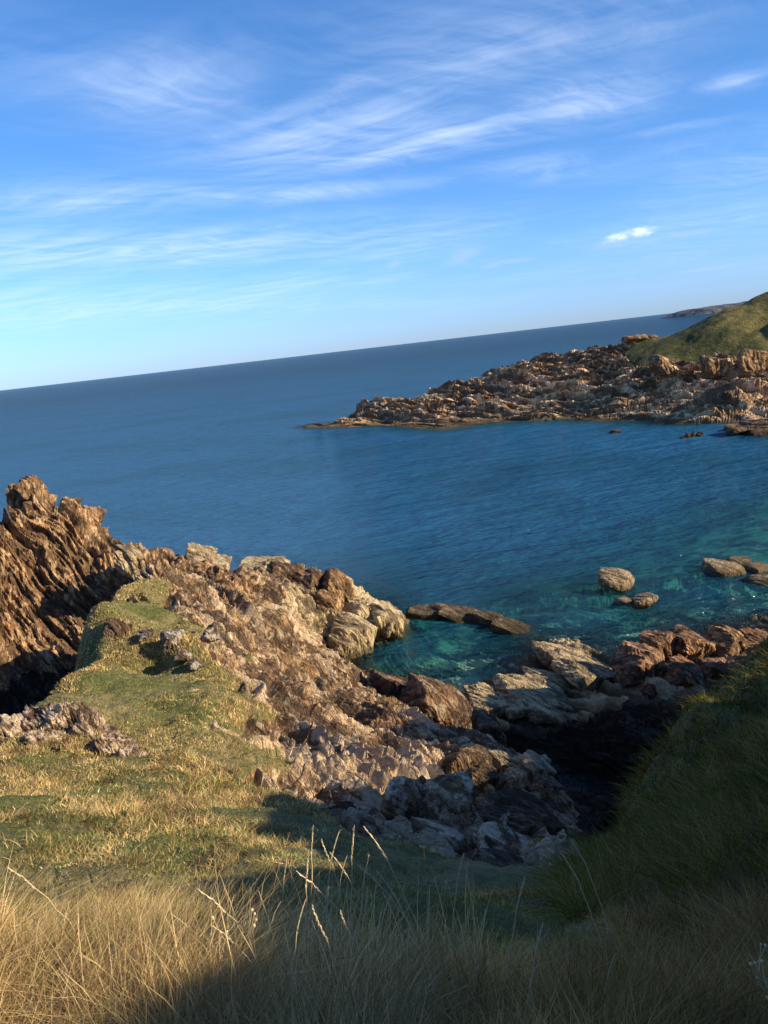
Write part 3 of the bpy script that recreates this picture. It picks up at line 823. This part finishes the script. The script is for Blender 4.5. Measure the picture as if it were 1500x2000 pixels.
# left crag
RK('rock_pinnacle', 'jagged brown rock pinnacle with a dark left face at the top of the left cliff', M_cliff,
   [(62, 958, 56, 66, 47.6, 0.9, 0.3, 0.1, -0.2), (34, 975, 44, 62, 47.9, 0.9, 0.2, 0, 0.1), (84, 985, 60, 60, 47.2, 1, 0, 0, 0.5)], cat='rock pinnacle')
RK('crag_block', 'orange brown block, second peak on the left cliff crest, a dark cleft on its left', M_cliff,
   [(135, 992, 44, 52, 47.2, 1, 0.4, 0, 0.3), (170, 1010, 56, 50, 47.0, 1, 0.1, 0, 0.5)])
RK('crag_block', 'upright yellow topped block with a black left face behind the grassy knoll', M_tan,
   [(252, 1098, 66, 74, 39.5, 0.9, 0.2, 0, 0.1)], sub=6)
RK('slab_stack', 'stack of tilted brown slabs against the sea on the crest between cliff and boulders', M_tan,
   [(392, 1082, 66, 26, 46.8, 1, 0.2, 0, 0.35), (408, 1098, 90, 26, 46.5, 1, 0.1, 0, 0.4), (375, 1102, 40, 44, 46.2, 1, 0, 0, 0.3)])
RK('shore_rock', 'flat yellowish slab lowest on the seaward edge behind the dark boulders', M_yel,
   [(510, 1102, 92, 16, 48.5, 1.2, 0, 0, 0.05), (545, 1108, 44, 34, 48, 1, 0, 0, 0.1)])
for lab, mt, lm in [
    ('dark brown rounded boulder with olive top behind the spur, nearest the flat slab', M_brown, [(562, 1128, 66, 56, 47, 1, 0.2, 0, 0.2), (535, 1128, 56, 40, 47.6, 1, 0.5, 0, 0.3)]),
    ('dark brown boulder in the middle of the seaward row of the spur', M_brown, [(608, 1140, 60, 50, 46.6, 1, 0.9, 0, 0.2), (590, 1165, 60, 50, 45.8, 1, 0.1, 0, 0.4)]),
    ('upright reddish brown boulder at the right end of the dark seaward row', M_cliff, [(655, 1145, 62, 60, 46.2, 1, 0.4, 0, 0.15), (640, 1180, 70, 60, 45.2, 1, 0.1, 0, 0.3)]),
]:
    RK('boulder', lab, mt, lm, group='boulders along the seaward edge of the spur', sub=5, cat='boulder')
RK('rounded_outcrop', 'large pale yellow rounded rock standing in the water at the tip of the spur', M_yel,
   [(745, 1220, 80, 78, 44.2, 1, 0.3, 0, 0.25), (712, 1205, 86, 60, 45.0, 1, 0, 0, 0.5), (770, 1225, 36, 52, 43.8, 1, 0.2, 0, 0.1)], sub=6)
RK('rounded_outcrop', 'pale yellow sloping rock running into the green pool beside the tip of the spur', M_yel,
   [(690, 1240, 90, 70, 43.0, 1, 0.3, 0, 0.5), (668, 1265, 60, 50, 41.8, 1, 0.1, 0, 0.3)], sub=6)
# knoll rocks
RK('knoll_rock', 'grey and white lichened block with a black left face, largest on the grassy knoll', M_grey,
   [(338, 1256, 44, 50, 23.9, 0.9, 0.5, 0, 0.2)], group='rocks set in the grass of the knoll')
RK('knoll_rock', 'grey block with a dark left face at the right edge of the knoll top', M_grey,
   [(414, 1238, 40, 42, 24.8, 0.9, 0.3, 0, 0.4)], group='rocks set in the grass of the knoll')
RK('knoll_rock', 'line of low pale stones trailing right and down from the large knoll block', M_grey,
   [(360, 1282, 36, 18, 22.9, 1, 0, 0, 0.5), (382, 1296, 30, 16, 22.3, 1, 0.4, 0, 0.3)], group='rocks set in the grass of the knoll')
RK('knoll_rock', 'small smooth pale stone lying left of the large knoll block', M_grey,
   [(285, 1240, 40, 20, 24.6, 1, 0.3, 0, -0.4)], group='rocks set in the grass of the knoll')
RK('knoll_rock', 'dark mossy rock hump half sunk in the grass on the left of the knoll', M_brown,
   [(226, 1232, 42, 46, 25.3, 1, 0, 0, 0.1)], group='rocks set in the grass of the knoll')
RK('knoll_rock', 'leaning pale slab at the right edge of the knoll above the ribbed rocks', M_grey,
   [(474, 1350, 22, 40, 20.2, 1, 0.3, 0, 0.5)], group='rocks set in the grass of the knoll')
RK('outcrop', 'low broken pale outcrop along the left edge between the meadow and the knoll', M_pale,
   [(30, 1432, 80, 66, 15.0, 1, 0.9, 0, 0.3), (72, 1412, 86, 58, 15.3, 1, 0.7, 0, 0.4), (112, 1408, 84, 60, 15.2, 1, 0.8, 0, 0.5), (150, 1415, 80, 66, 14.9, 1, 0.6, 0, 0.5), (186, 1438, 78, 58, 14.4, 1, 0.8, 0, 0.6),
    (220, 1460, 74, 44, 13.8, 1, 0.7, 0, 0.5), (256, 1480, 56, 28, 13.2, 1, 0.7, 0, 0.4), (90, 1450, 90, 50, 14.2, 1, 0.5, 0, 0.3)], sub=6, rough=1.5, cat='outcrop')
# blocks in the shade
for lab, lm in [('pale grey lichened block in the shade, left of the upright one', [(792, 1568, 104, 84, 11.9, 1, 0.2, 0.1, 0.2)]),
                ('upright square lichened block in the shade, right of the pointed one', [(880, 1578, 112, 112, 11.6, 0.9, 0.05, 0.05, 0.05)]),
                ('low flat pale slab just below the upright shaded block', [(862, 1642, 110, 34, 10.2, 1, 0.1, 0, 0.25)]),
                ('long pale slab sloping down to the right in the shade beside the gorge', [(1000, 1660, 150, 46, 9.7, 1, 0.1, 0, 0.5), (950, 1640, 70, 30, 10.2, 1, 0, 0, 0.4)]),
                ('lowest pale slab in the shade behind the tall grass', [(990, 1700, 120, 34, 8.6, 1, 0, 0, 0.45)])]:
    RK('shaded_block', lab, M_pale, lm, group='lichened blocks in the shade', sub=6, rough=0.55)
RK('dome_rock', 'dark humped rock in the shade right of the upright block', M_brown, [(1015, 1598, 150, 78, 12.6, 1, 0.2, 0, 0.3)], sub=6)
RK('small_stone', 'small bright pale stone catching the sun above the shaded blocks', M_pale, [(824, 1528, 26, 30, 12.8, 1, 0.2, 0, 0.1)])
RK('outcrop', 'tan fluted outcrop at the right end of the spur with its foot in shade', M_tan,
   [(1025, 1512, 100, 84, 17.8, 0.9, 0.2, 0, 0.45), (1066, 1540, 50, 56, 17.2, 1, 0.1, 0, 0.5), (982, 1495, 60, 60, 18.6, 1, 0.3, 0, 0.2)], sub=6, cat='outcrop')
RK('outcrop', 'brown rugged outcrop left of the tan fluted one', M_brown,
   [(900, 1495, 90, 70, 18.2, 1, 0.4, 0, 0.3), (930, 1520, 80, 50, 17.6, 1, 0.1, 0, 0.4)], sub=6, cat='outcrop')
RK('whaleback_rock', 'dark brown smooth whaleback rock on the near shore of the pool', M_brown,
   [(858, 1388, 120, 84, 30.2, 1, 0.4, 0, 0.5)], sub=6)
RK('whaleback_rock', 'brown hump of rock at the pool edge left of the smooth whaleback', M_brown,
   [(775, 1352, 110, 66, 33.0, 1, 0.5, 0, 0.45)], sub=6)
RK('whaleback_rock', 'dark crumpled rock between the whaleback and the shaded gorge', M_brown, [(955, 1440, 80, 90, 24.8, 1, 0.2, 0, 0.4)], sub=6)
# low ledge across the gorge mouth
RK('ledge', 'low yellow ledge of tilted slabs between the pool and the red boulders', M_yel,
   [(1100, 1286, 110, 44, 37.0, 1.1, 0.2, 0, 0.3), (1140, 1318, 150, 52, 35.2, 1.1, 0.2, 0, 0.4), (1075, 1330, 120, 34, 35.0, 1.1, 0.2, 0, 0.3)], sub=6, cat='rock ledge')
RK('ledge', 'lower yellow ledge pointing left at the near end of the pool', M_yel,
   [(1040, 1362, 140, 40, 33.2, 1.1, 0.1, 0, 0.2), (970, 1368, 110, 30, 33.4, 1.1, 0.1, 0, 0.15), (1065, 1392, 90, 30, 31.8, 1, 0, 0, 0.3)], sub=6, cat='rock ledge')
for lab, mt, lm in [
    ('big red boulder beside the yellow ledge, its left half dark', M_red, [(1245, 1304, 96, 76, 33.2, 1, 0.2, 0, 0.2)]),
    ('red boulder with a slanting lit edge beside the grass bank', M_red, [(1335, 1322, 78, 76, 31.6, 1, 0.3, 0, 0.4)]),
    ('dark red block with an ochre cap behind the big red boulder', M_red, [(1290, 1258, 78, 50, 35.4, 1, 0.3, 0, 0.1), (1340, 1255, 60, 40, 35.0, 1, 0.1, 0, 0.2)]),
    ('black wet boulder showing behind the ochre capped block', M_brown, [(1338, 1238, 44, 26, 37.5, 1, 0.3, 0, 0)]),
    ('tall brown boulder with yellow lichen, highest of those by the bank', M_cliff, [(1420, 1250, 80, 62, 35.6, 1, 0.3, 0, 0.2), (1380, 1268, 60, 50, 35.6, 1, 0.3, 0, 0.2)]),
    ('orange brown boulder partly hidden by the grass bank at the right edge', M_red, [(1475, 1252, 60, 46, 36.4, 1, 0.3, 0, 0.2)]),
    ('small red stone glowing in the sun below the big red boulder', M_red, [(1268, 1350, 32, 30, 31.2, 1, 0.3, 0, 0.2)]),
    ('brown shaded boulder below the slanting red one', M_red, [(1400, 1310, 80, 54, 33, 1, 0.3, 0, 0.2), (1360, 1370, 80, 50, 30, 1, 0.3, 0, 0.2)]),
]:
    RK('boulder', lab, mt, lm, group='boulders between the cove and the grass bank', sub=5, cat='boulder')
# rocks standing in the cove
RK('reef', 'long low brown reef awash in the cove off the tip of the spur', M_reef,
   [(828, 1196, 92, 15, 47.3, 0.7, -0.2, 0, 0.1), (872, 1193, 56, 26, 46.9, 0.8, 0, 0, 0.1), (915, 1205, 110, 17, 45.8, 0.6, -0.5, 0, 0.2), (962, 1214, 80, 27, 44.6, 0.6, -0.5, 0, 0.2), (1002, 1230, 80, 20, 43.0, 0.7, -0.5, 0, 0.3)], cat='reef')
RK('sea_rock', 'rounded grey brown boulder alone in the cove, farther of the pair', M_tan, [(1203, 1133, 76, 40, 47.9, 1, 0.1, 0, 0.1)], group='rocks in the cove', rough=0.7)
RK('sea_rock', 'small low tan rock in the cove, nearer of the pair', M_tan, [(1254, 1174, 50, 26, 44.6, 1, 0.1, 0, -0.2), (1218, 1172, 30, 10, 44.8, 1, 0.1, 0, 0)], group='rocks in the cove', rough=0.7)
for lab, lm in [('smooth rock at the left end of the cluster near the right edge', (1413, 1114, 82, 40, 49.2, 1, 0.1, 0, 0.15)),
                ('small rounded rock peeping over the back of the cluster near the right edge', (1440, 1098, 40, 24, 50.5, 1, 0, 0, 0)),
                ('smooth rock in the middle right of the cluster near the right edge', (1480, 1114, 60, 34, 49.0, 1, 0.3, 0, 0.1)),
                ('rounded rock nearest the viewer in the cluster near the right edge', (1492, 1140, 70, 34, 46.4, 1, 0.3, 0, 0.1))]:
    RK('sea_rock', lab, M_tan, [lm], group='rocks in the cove', rough=0.5)
RK('sea_rock', 'row of small dark pointed rocks breaking the water before the headland', M_brown,
   [(1333, 856, 12, 10, 107, 1, 0, 0, 0), (1343, 853, 10, 14, 107, 1, 0, 0, 0.2), (1354, 851, 9, 18, 107, 1, 0, 0, 0.2), (1366, 851, 12, 16, 107, 1, 0, 0, 0.2)], group='small rocks off the headland')
RK('sea_rock', 'tiny orange rock awash before the headland, left of the pointed row', M_red, [(1203, 844, 24, 11, 120, 1, 0, 0, 0.1)], group='small rocks off the headland')
RK('sea_rock', 'low black weedy rock at the headland shore by the right edge', M_brown, [(1450, 838, 60, 26, 105, 1, 0, 0, 0), (1485, 836, 60, 28, 104, 1, 0, 0, 0)], group='small rocks off the headland')
RK('shore_boulder', 'smooth pale oval boulder on the headland shore above the black weedy rock', M_pale, [(1463, 817, 28, 11, 108, 1, 0, 0, 0)], rough=0.3, cat='boulder')
for lab, lm in [('ragged outcrop on the headland skyline left of the grass', [(1243, 664, 50, 20, 168, 1, 0, 0, 0), (1272, 660, 24, 14, 167, 1, 0, 0, 0)]),
                ('orange crag below the grass slope of the headland, left one', [(1290, 712, 46, 40, 142, 1, 0, 0, .3)]),
                ('orange crag below the grass slope of the headland, middle one', [(1395, 712, 50, 40, 136, 1, 0, 0, .2)]),
                ('orange crag below the grass slope of the headland, right one', [(1462, 706, 50, 44, 134, 1, 0, 0, .2)])]:
    RK('headland_crag', lab, M_cliff, lm, group='crags on the headland', cat='crag')

# ------------------------------------------------------------------ grass
M_grass = bpy.data.materials.new('grass_blades'); M_grass.use_nodes = True; gt = M_grass.node_tree; gt.nodes.clear()
ga = gt.nodes.new('ShaderNodeAttribute'); ga.attribute_name = 'tint'
gd = gt.nodes.new('ShaderNodeBsdfDiffuse'); gtl = gt.nodes.new('ShaderNodeBsdfTranslucent'); gm = gt.nodes.new('ShaderNodeMixShader')
L(gt, ga.outputs['Color'], gd.inputs[0]); L(gt, ga.outputs['Color'], gtl.inputs[0]); gm.inputs[0].default_value = 0.38
L(gt, gd.outputs[0], gm.inputs[1]); L(gt, gtl.outputs[0], gm.inputs[2])
go = gt.nodes.new('ShaderNodeOutputMaterial'); L(gt, gm.outputs[0], go.inputs[0])


def blades(name, xy, hgt, wid, bend, tint, label, cat, seed, wind=(0.16, 0.03)):
    r = np.random.default_rng(seed); n = len(xy)
    z = ground(xy) - 0.02
    az = r.uniform(0, 2 * np.pi, n); side = np.column_stack([np.cos(az), np.sin(az), np.zeros(n)])
    ba = 2 * np.pi * fbm(p0(xy) * 2.2, 333, 2) + r.normal(size=n) * 1.3
    bd = np.column_stack([np.cos(ba), np.sin(ba)]) * bend[:, None] + np.array(wind) * r.uniform(0.2, 1.2, n)[:, None]
    V = np.zeros((n, 8, 3)); C = np.ones((n, 8, 4))
    for i, t in enumerate((0, 0.38, 0.72, 1.0)):
        cx = xy + bd * hgt[:, None] * (0.25 * t + 0.75 * t * t)
        drop = 1 - 0.28 * np.clip(np.linalg.norm(bd, axis=1), 0, 1.5) * t
        c = np.column_stack([cx, z + hgt * t * drop])
        w = wid * (1, 0.9, 0.6, 0.12)[i]
        V[:, 2 * i] = c - side * w[:, None] / 2; V[:, 2 * i + 1] = c + side * w[:, None] / 2
        C[:, 2 * i:2 * i + 2, :3] = tint[:, None]
    b = np.arange(n)[:, None, None] * 8
    f = np.array([[0, 1, 3, 2], [2, 3, 5, 4], [4, 5, 7, 6]])[None] + b
    C[..., :3] *= np.clip(1 + 0.5 * fbm(p0(xy) * 3.1, 334, 3), 0.45, 1.7)[:, None, None]
    o = new_mesh(name, V.reshape(-1, 3), f.reshape(-1, 4), M_grass, colors=C.reshape(-1, 4))
    return tag(o, label, cat, kind='stuff')


STRAW = np.array([[0.62, 0.43, 0.17], [0.78, 0.58, 0.28], [0.44, 0.28, 0.11], [0.56, 0.44, 0.18], [0.28, 0.15, 0.075]])
GREEN = np.array([[0.16, 0.20, 0.04], [0.24, 0.26, 0.07], [0.10, 0.14, 0.03], [0.32, 0.30, 0.10], [0.07, 0.10, 0.025]])


def tints(n, straw_frac, r):
    isS = r.random(n) < straw_frac
    t = np.where(isS[:, None], STRAW[r.integers(0, 5, n)], GREEN[r.integers(0, 5, n)])
    return t * r.uniform(0.7, 1.2, n)[:, None]


def p0(xy): return np.column_stack([xy, np.zeros(len(xy))])


def scatter(n, r0, r1, a0, a1, r, pw=0.0):
    u = r.random(n); rad = r0 * (r1 / r0) ** u if pw == 0 else r0 + (r1 - r0) * u
    a = np.radians(r.uniform(a0, a1, n))
    return np.column_stack([rad * np.sin(a), rad * np.cos(a)])


r = np.random.default_rng(11)
# foreground meadow
xy = np.vstack([scatter(150000, 1.05, 4.2, -40, 40, r), scatter(330000, 3.6, 16, -40, 40, r)])
keep = rough_mask(xy) < 0.55
xy = xy[keep]
dist = np.hypot(xy[:, 0], xy[:, 1])
pn = fbm(p0(xy) * 0.55, 70, 3); pf = fbm(p0(xy) * 2.2, 71, 2)
left = np.clip((-xy[:, 0] / dist + 0.15) * 2.5, 0, 1)
straw = np.clip(0.84 + 0.9 * pn + 0.40 * pf, 0.08, 0.97)
isbank = (xy[:, 0] / dist > 0.33) & (dist > 4)
straw = np.where(isbank, straw * 0.5, straw)
gp_ = 0
for cx, cy, cr in [(-4.0, 6.9, 0.8), (-4.7, 10.6, 1.0), (-2.9, 4.7, 0.5), (-1.0, 3.3, 0.35), (-2.5, 12, 0.9), (-1.9, 3.0, 0.3), (-5.6, 8.3, 0.6)]:
    gp_ = gp_ + np.exp(-((xy[:, 0] - cx) ** 2 + (xy[:, 1] - cy) ** 2) / cr ** 2)
straw = straw * (1 - 0.85 * np.clip(gp_, 0, 1))
inner = np.exp(-((xy[:, 0] - 1.2) / 2.4) ** 2 - ((xy[:, 1] - 8.3) / 2.2) ** 2)
straw = straw * (1 - 0.85 * inner)
H_ = (0.07 + 0.13 * r.random(len(xy)) ** 1.5) * np.clip(0.85 + 0.9 * pn, 0.4, 1.8) * np.clip(1.25 - dist / 16, 0.5, 1.2)
H_ *= np.where(straw > 0.6, 1.15, 0.8) * (1 - 0.45 * inner) * np.where(xy[:, 0] / dist > -0.08, 0.72, 1.0) * np.clip(0.55 + dist / 8, 0.6, 1) * (1 - 0.05 * np.clip(gp_, 0, 1))
W_ = np.maximum(0.0026, dist * 0.00110) * r.uniform(0.7, 1.3, len(xy))
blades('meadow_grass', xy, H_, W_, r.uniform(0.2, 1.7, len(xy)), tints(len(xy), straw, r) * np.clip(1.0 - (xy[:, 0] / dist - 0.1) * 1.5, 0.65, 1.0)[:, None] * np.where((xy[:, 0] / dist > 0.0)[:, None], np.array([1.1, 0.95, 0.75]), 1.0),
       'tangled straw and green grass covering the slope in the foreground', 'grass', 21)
# longer straw in wispy tufts
tc = scatter(420, 1.4, 11, -40, 40, r); tc = tc[rough_mask(tc) < 0.3]
sel = fbm(p0(tc) * 0.55, 70, 3) > -0.25
tc = tc[sel]
k = r.integers(0, len(tc), 15000)
d0 = np.hypot(tc[k, 0], tc[k, 1])
xy = tc[k] + r.normal(size=(len(k), 2)) * (0.05 + 0.012 * d0)[:, None]
dist = np.hypot(xy[:, 0], xy[:, 1]); ok = (dist > 1.15) & ((xy[:, 0] / dist < -0.02) | (r.random(len(dist)) < 0.22)); xy = xy[ok]; dist = dist[ok]; k = k[ok]
tb = r.random(len(tc))
blades('long_straw', xy, (0.10 + 0.14 * r.random(len(xy))) * (0.35 + 0.8 * tb[k]) * np.clip(1.2 - dist / 14, 0.4, 1.1), np.maximum(0.0030, dist * 0.0010), r.uniform(0.1, 1.5, len(xy)),
       STRAW[r.integers(0, 4, len(xy))] * r.uniform(0.8, 1.25, len(xy))[:, None],
       'long thin dry straw standing in tufts over the foreground slope', 'dry grass', 22, wind=(0.12, 0.0))
# upright stand at the edge of the shade
n_ = 560
xy = np.column_stack([r.normal(-0.38, 0.26, n_), r.normal(2.5, 0.40, n_)])
blades('straw_stand', xy, r.uniform(0.2, 0.52, n_), np.full(n_, 0.0042), r.uniform(0.05, 0.55, n_), STRAW[r.integers(0, 3, n_)] * r.uniform(0.8, 1.15, n_)[:, None],
       'upright straw coloured stand of dry stems where the shadow begins', 'dry grass', 26, wind=(0.08, 0.0))
# knoll turf
xy = scatter(230000, 12, 36, -34, 4, r, pw=1)
xy = xy[rough_mask(xy) < 0.5]; dist = np.hypot(xy[:, 0], xy[:, 1])
pn = fbm(p0(xy) * 0.5, 75, 3)
blades('knoll_turf', xy, (0.04 + 0.06 * r.random(len(xy))) * np.clip(1 + 0.8 * pn, 0.5, 2), dist * 0.00095 * r.uniform(0.7, 1.3, len(xy)), r.uniform(0.2, 1.0, len(xy)),
       tints(len(xy), np.clip(0.58 + 0.6 * pn, 0.12, 0.92), r), 'short green and yellow turf on the top of the rocky knoll', 'turf', 23)
# right bank
xy = scatter(90000, 4, 24, 12, 44, r)
xy = xy[rough_mask(xy) < 0.7]; dist = np.hypot(xy[:, 0], xy[:, 1])
pn = fbm(p0(xy) * 0.6, 77, 3)
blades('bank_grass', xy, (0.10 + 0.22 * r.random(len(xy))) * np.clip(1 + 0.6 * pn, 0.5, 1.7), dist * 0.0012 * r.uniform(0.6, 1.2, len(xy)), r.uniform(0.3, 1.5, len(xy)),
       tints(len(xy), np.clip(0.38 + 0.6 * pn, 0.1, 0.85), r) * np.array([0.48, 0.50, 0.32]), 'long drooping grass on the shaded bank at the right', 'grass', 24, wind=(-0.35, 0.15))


# ---- tall seeding stalks as single plants
def tube(pts, rad, sides=4):
    pts = np.asarray(pts, float); rad = np.asarray(rad, float); vs = []
    for i, p in enumerate(pts):
        t = pts[min(i + 1, len(pts) - 1)] - pts[max(i - 1, 0)]; t /= np.linalg.norm(t) + 1e-9
        a = np.cross(t, [0.3, 0.9, 0.1]); a /= np.linalg.norm(a); b = np.cross(t, a)
        for s in range(sides):
            an = 2 * math.pi * s / sides
            vs.append(p + rad[i] * (a * math.cos(an) + b * math.sin(an)))
    return np.array(vs), grid_faces(len(pts), sides, wrap=True)


def stem_mat(name, c):
    m, nt, b = new_mat(name)
    n = noise(nt, nt.nodes.new('ShaderNodeTexCoord').outputs['Object'], 30, 3)
    L(nt, mixc(nt, n, tuple(x * 0.75 for x in c), tuple(min(1, x * 1.2) for x in c)), b.inputs['Base Color'])
    b.inputs['Roughness'].default_value = 0.7
    return m


M_stem = stem_mat('dry_stem', (0.60, 0.46, 0.25)); M_head_s = stem_mat('seed_head_chaff', (0.62, 0.48, 0.30))
M_dark = stem_mat('dark_weed_stem', (0.16, 0.085, 0.05))


def make_stalk(seed, h, lean):
    """stem and narrow seed head, root at the origin"""
    r = np.random.default_rng(seed)
    t = np.linspace(0, 1, 10)
    la = r.uniform(-0.5, 0.5) + (0 if r.random() < 0.7 else math.pi)
    off = lean * h * (0.3 * t + 0.7 * t ** 2.2)
    pts = np.column_stack([off * math.cos(la), off * math.sin(la) * 0.5, h * t * (1 - 0.08 * t)])
    pts[1:, :2] += r.normal(size=(9, 2)) * 0.004
    sv, sf = tube(pts, np.linspace(0.0034, 0.0018, 10), 4)
    vs, fs, o = [], [], 0
    hl = int(r.integers(16, 26))
    for i in range(hl):
        q = 0.76 + 0.24 * i / hl
        p = np.array([np.interp(q, t, pts[:, k]) for k in range(3)])
        d = pts[-1] - pts[-2]; d /= np.linalg.norm(d)
        sd = r.normal(size=3); sd -= d * (sd @ d); sd /= np.linalg.norm(sd)
        e = p + d * 0.020 + sd * 0.0024
        m = (p + e) / 2 + sd * 0.002
        v, f = tube([p, m, e], [0.0008, 0.0017, 0.0003], 3)
        vs.append(v); fs.append(f + o); o += len(v)
    return (sv, sf), (np.vstack(vs), np.vstack(fs)), pts[-1]


variants = []
for i in range(8):
    s_, h_, tip = make_stalk(900 + i, 0.75, [0.12, 0.25, -0.15, 0.32, 0.08, 0.38, -0.1, 0.2][i])
    variants.append([s_, h_, tip, None])


def place_stalk(u, v, y, var, label, group='tall seeding grass stalks', h=None):
    """put a stalk with its tip where the photo shows one; its root is on the ground below"""
    s_, h_, tip, proto = variants[var]
    t = np.array(at_y(u, v, y))
    base = t[:2] - tip[:2]
    g = float(ground(np.array([base]))[0])
    sc = max(0.45, (t[2] - g) / tip[2])
    base = t[:2] - tip[:2] * sc
    g = float(ground(np.array([base]))[0])
    if proto is None:
        e = bpy.data.objects.new('grass_stalk', None); scene.collection.objects.link(e); e.empty_display_size = 0.1
        new_mesh('stem', s_[0], s_[1], M_stem, smooth_=True, parent=e)
        new_mesh('seed_head', h_[0], h_[1], M_head_s, parent=e)
        variants[var][3] = e
    else:
        e = proto.copy(); scene.collection.objects.link(e)
        for ch in list(proto.children):
            c = ch.copy(); scene.collection.objects.link(c); c.parent = e
    e.location = (base[0], base[1], g - 0.01)
    e.scale = (sc, sc, sc)
    tag(e, label, 'grass stalk', group)


LIT = 'tall straw coloured seeding stalk in the dense stand at the edge of the shadow'
SHD = 'tall thin seeding stalk rising alone from the shaded grass at the bottom'
LFT = 'thin dry stalk sticking up from the sunlit grass on the left'
stalks = [(610, 1612, LIT), (628, 1640, LIT), (662, 1618, LIT), (690, 1612, LIT), (711, 1612, LIT), (600, 1660, LIT), (645, 1665, LIT), (580, 1700, LIT), (560, 1655, LIT), (676, 1660, LIT), (622, 1700, LIT),
          (545, 1740, LIT), (700, 1690, LIT), (640, 1730, LIT), (720, 1665, LIT), (595, 1740, LIT), (716, 1735, LIT), (665, 1780, LIT), (535, 1790, LIT), (610, 1770, LIT), (690, 1830, LIT), (575, 1820, LIT), (730, 1800, LIT),
          (1090, 1655, 'right hand stalk group: the taller pale seeding stalk leaning left above the gorge'), (1112, 1635, 'right hand stalk group: the straight pale seeding stalk pointing up at the gorge'), (1024, 1702, 'pale stalk leaning left in front of the lowest shaded slab'),
          (838, 1728, SHD), (790, 1788, SHD), (800, 1800, SHD), (905, 1665, SHD), (948, 1772, SHD), (930, 1900, SHD), (1045, 1888, SHD), (1203, 1880, SHD), (975, 1930, SHD), (770, 1900, SHD), (735, 1700, SHD), (760, 1745, SHD), (1060, 1795, SHD), (870, 1840, SHD),
          (390, 1745, LFT), (300, 1710, LFT), (15, 1690, LFT), (22, 1760, LFT), (455, 1735, LFT), (480, 1820, LFT), (545, 1880, LFT), (250, 1780, LFT), (150, 1770, LFT), (420, 1830, LFT), (350, 1850, LFT), (90, 1840, LFT),
          (500, 1770, LFT), (520, 1840, LFT), (610, 1850, LIT), (650, 1880, LIT), (560, 1900, LIT), (700, 1910, LIT), (480, 1900, LFT), (440, 1880, LFT)]
ORD = ['first', 'second', 'third', 'fourth', 'fifth', 'sixth', 'seventh', 'eighth', 'ninth', 'tenth', 'eleventh', 'twelfth', 'thirteenth', 'fourteenth', 'fifteenth', 'sixteenth',
       'seventeenth', 'eighteenth', 'nineteenth', 'twentieth', 'twenty first', 'twenty second', 'twenty third', 'twenty fourth', 'twenty fifth', 'twenty sixth', 'twenty seventh', 'twenty eighth']
FORM = {LIT: 'straw coloured seeding stalk, tip %s from the left in the lit stand', SHD: 'thin pale seeding stalk, tip %s from the left in the shaded grass',
        LFT: 'dry seeding stalk, tip %s from the left in the sunlit grass'}
rs = np.random.default_rng(5)
for i, (u, v, lab) in enumerate(stalks):
    y = 1.75 + (1.0 if v < 1720 else 0.55) * rs.random() + max(0, (1760 - v)) * 0.004
    if lab in FORM:
        rank = sum(1 for q in stalks if q[2] == lab and (q[0], q[1]) < (u, v))
        lab = FORM[lab] % ORD[rank]
    place_stalk(u, v, y, int(rs.integers(0, 8)), lab)


# ---- branching dead weeds with round seed heads
def weed(u, v, y, label, mat, seed, spread=0.22, n=9, h=0.6, headr=0.005):
    r = np.random.default_rng(seed)
    t = np.array(at_y(u, v, y)); base = np.array([t[0], t[1]])
    g = float(ground(np.array([base]))[0]); H = max(0.35, t[2] - g)
    e = bpy.data.objects.new('dead_weed', None); scene.collection.objects.link(e); e.location = (base[0], base[1], g - 0.02); e.empty_display_size = 0.1
    tt = np.linspace(0, 1, 8); main = np.column_stack([0.05 * np.sin(tt * 3 + seed), 0.02 * tt, H * tt])
    v_, f_ = tube(main, np.linspace(0.0035, 0.0012, 8), 5)
    new_mesh('stem', v_, f_, mat, smooth_=True, parent=e)
    Dv, Df = ico(1)
    for i in range(n):
        q = 0.35 + 0.6 * i / n; p = np.array([np.interp(q, tt, main[:, k]) for k in range(3)])
        a = r.uniform(0, 6.28); ln = spread * r.uniform(0.5, 1.0) * (1.2 - q * 0.6)
        end = p + np.array([math.cos(a) * ln * 0.6, math.sin(a) * ln * 0.5, ln])
        mid = (p + end) / 2 + np.array([math.cos(a), math.sin(a), -0.3]) * ln * 0.1
        bv, bf_ = tube([p, mid, end], [0.0016, 0.0012, 0.0008], 4)
        br = new_mesh('branch', bv, bf_, mat, parent=e)
        new_mesh('seed_head', Dv * np.array([1, 1, 1.3]) * headr * r.uniform(0.8, 1.3) + end, Df, mat, parent=br)
    tag(e, label, 'dead weed', 'dead weeds in the grass')


weed(492, 1842, 2.1, 'dead branching weed with round seed heads, left of the shadow edge at the bottom', M_stem, 3)
weed(340, 1508, 8.6, 'tallest dark brown weed stem in the sunlit grass below the knoll', M_dark, 4, spread=0.12, n=14)
weed(375, 1545, 8.4, 'short dark brown weed stem just right of the tallest one', M_dark, 5, spread=0.1, n=10)
weed(320, 1520, 8.9, 'slender brown weed stem just left of the tallest one', M_dark, 6, spread=0.1, n=8)
weed(1488, 1960, 1.9, 'pale weed tip with seed heads in the bottom right corner', M_stem, 7, spread=0.12)
rs = np.random.default_rng(9)
for i in range(14):
    weed(1180 + (i + rs.random() * 0.8) * 22.5, 1680 + rs.random() * 260, 3.2 + rs.random() * 1.8, 'dark twiggy dead weed, %s from the left in the shade at the right' % ORD[i], M_dark, 40 + i, spread=0.2, n=12, headr=0.004)
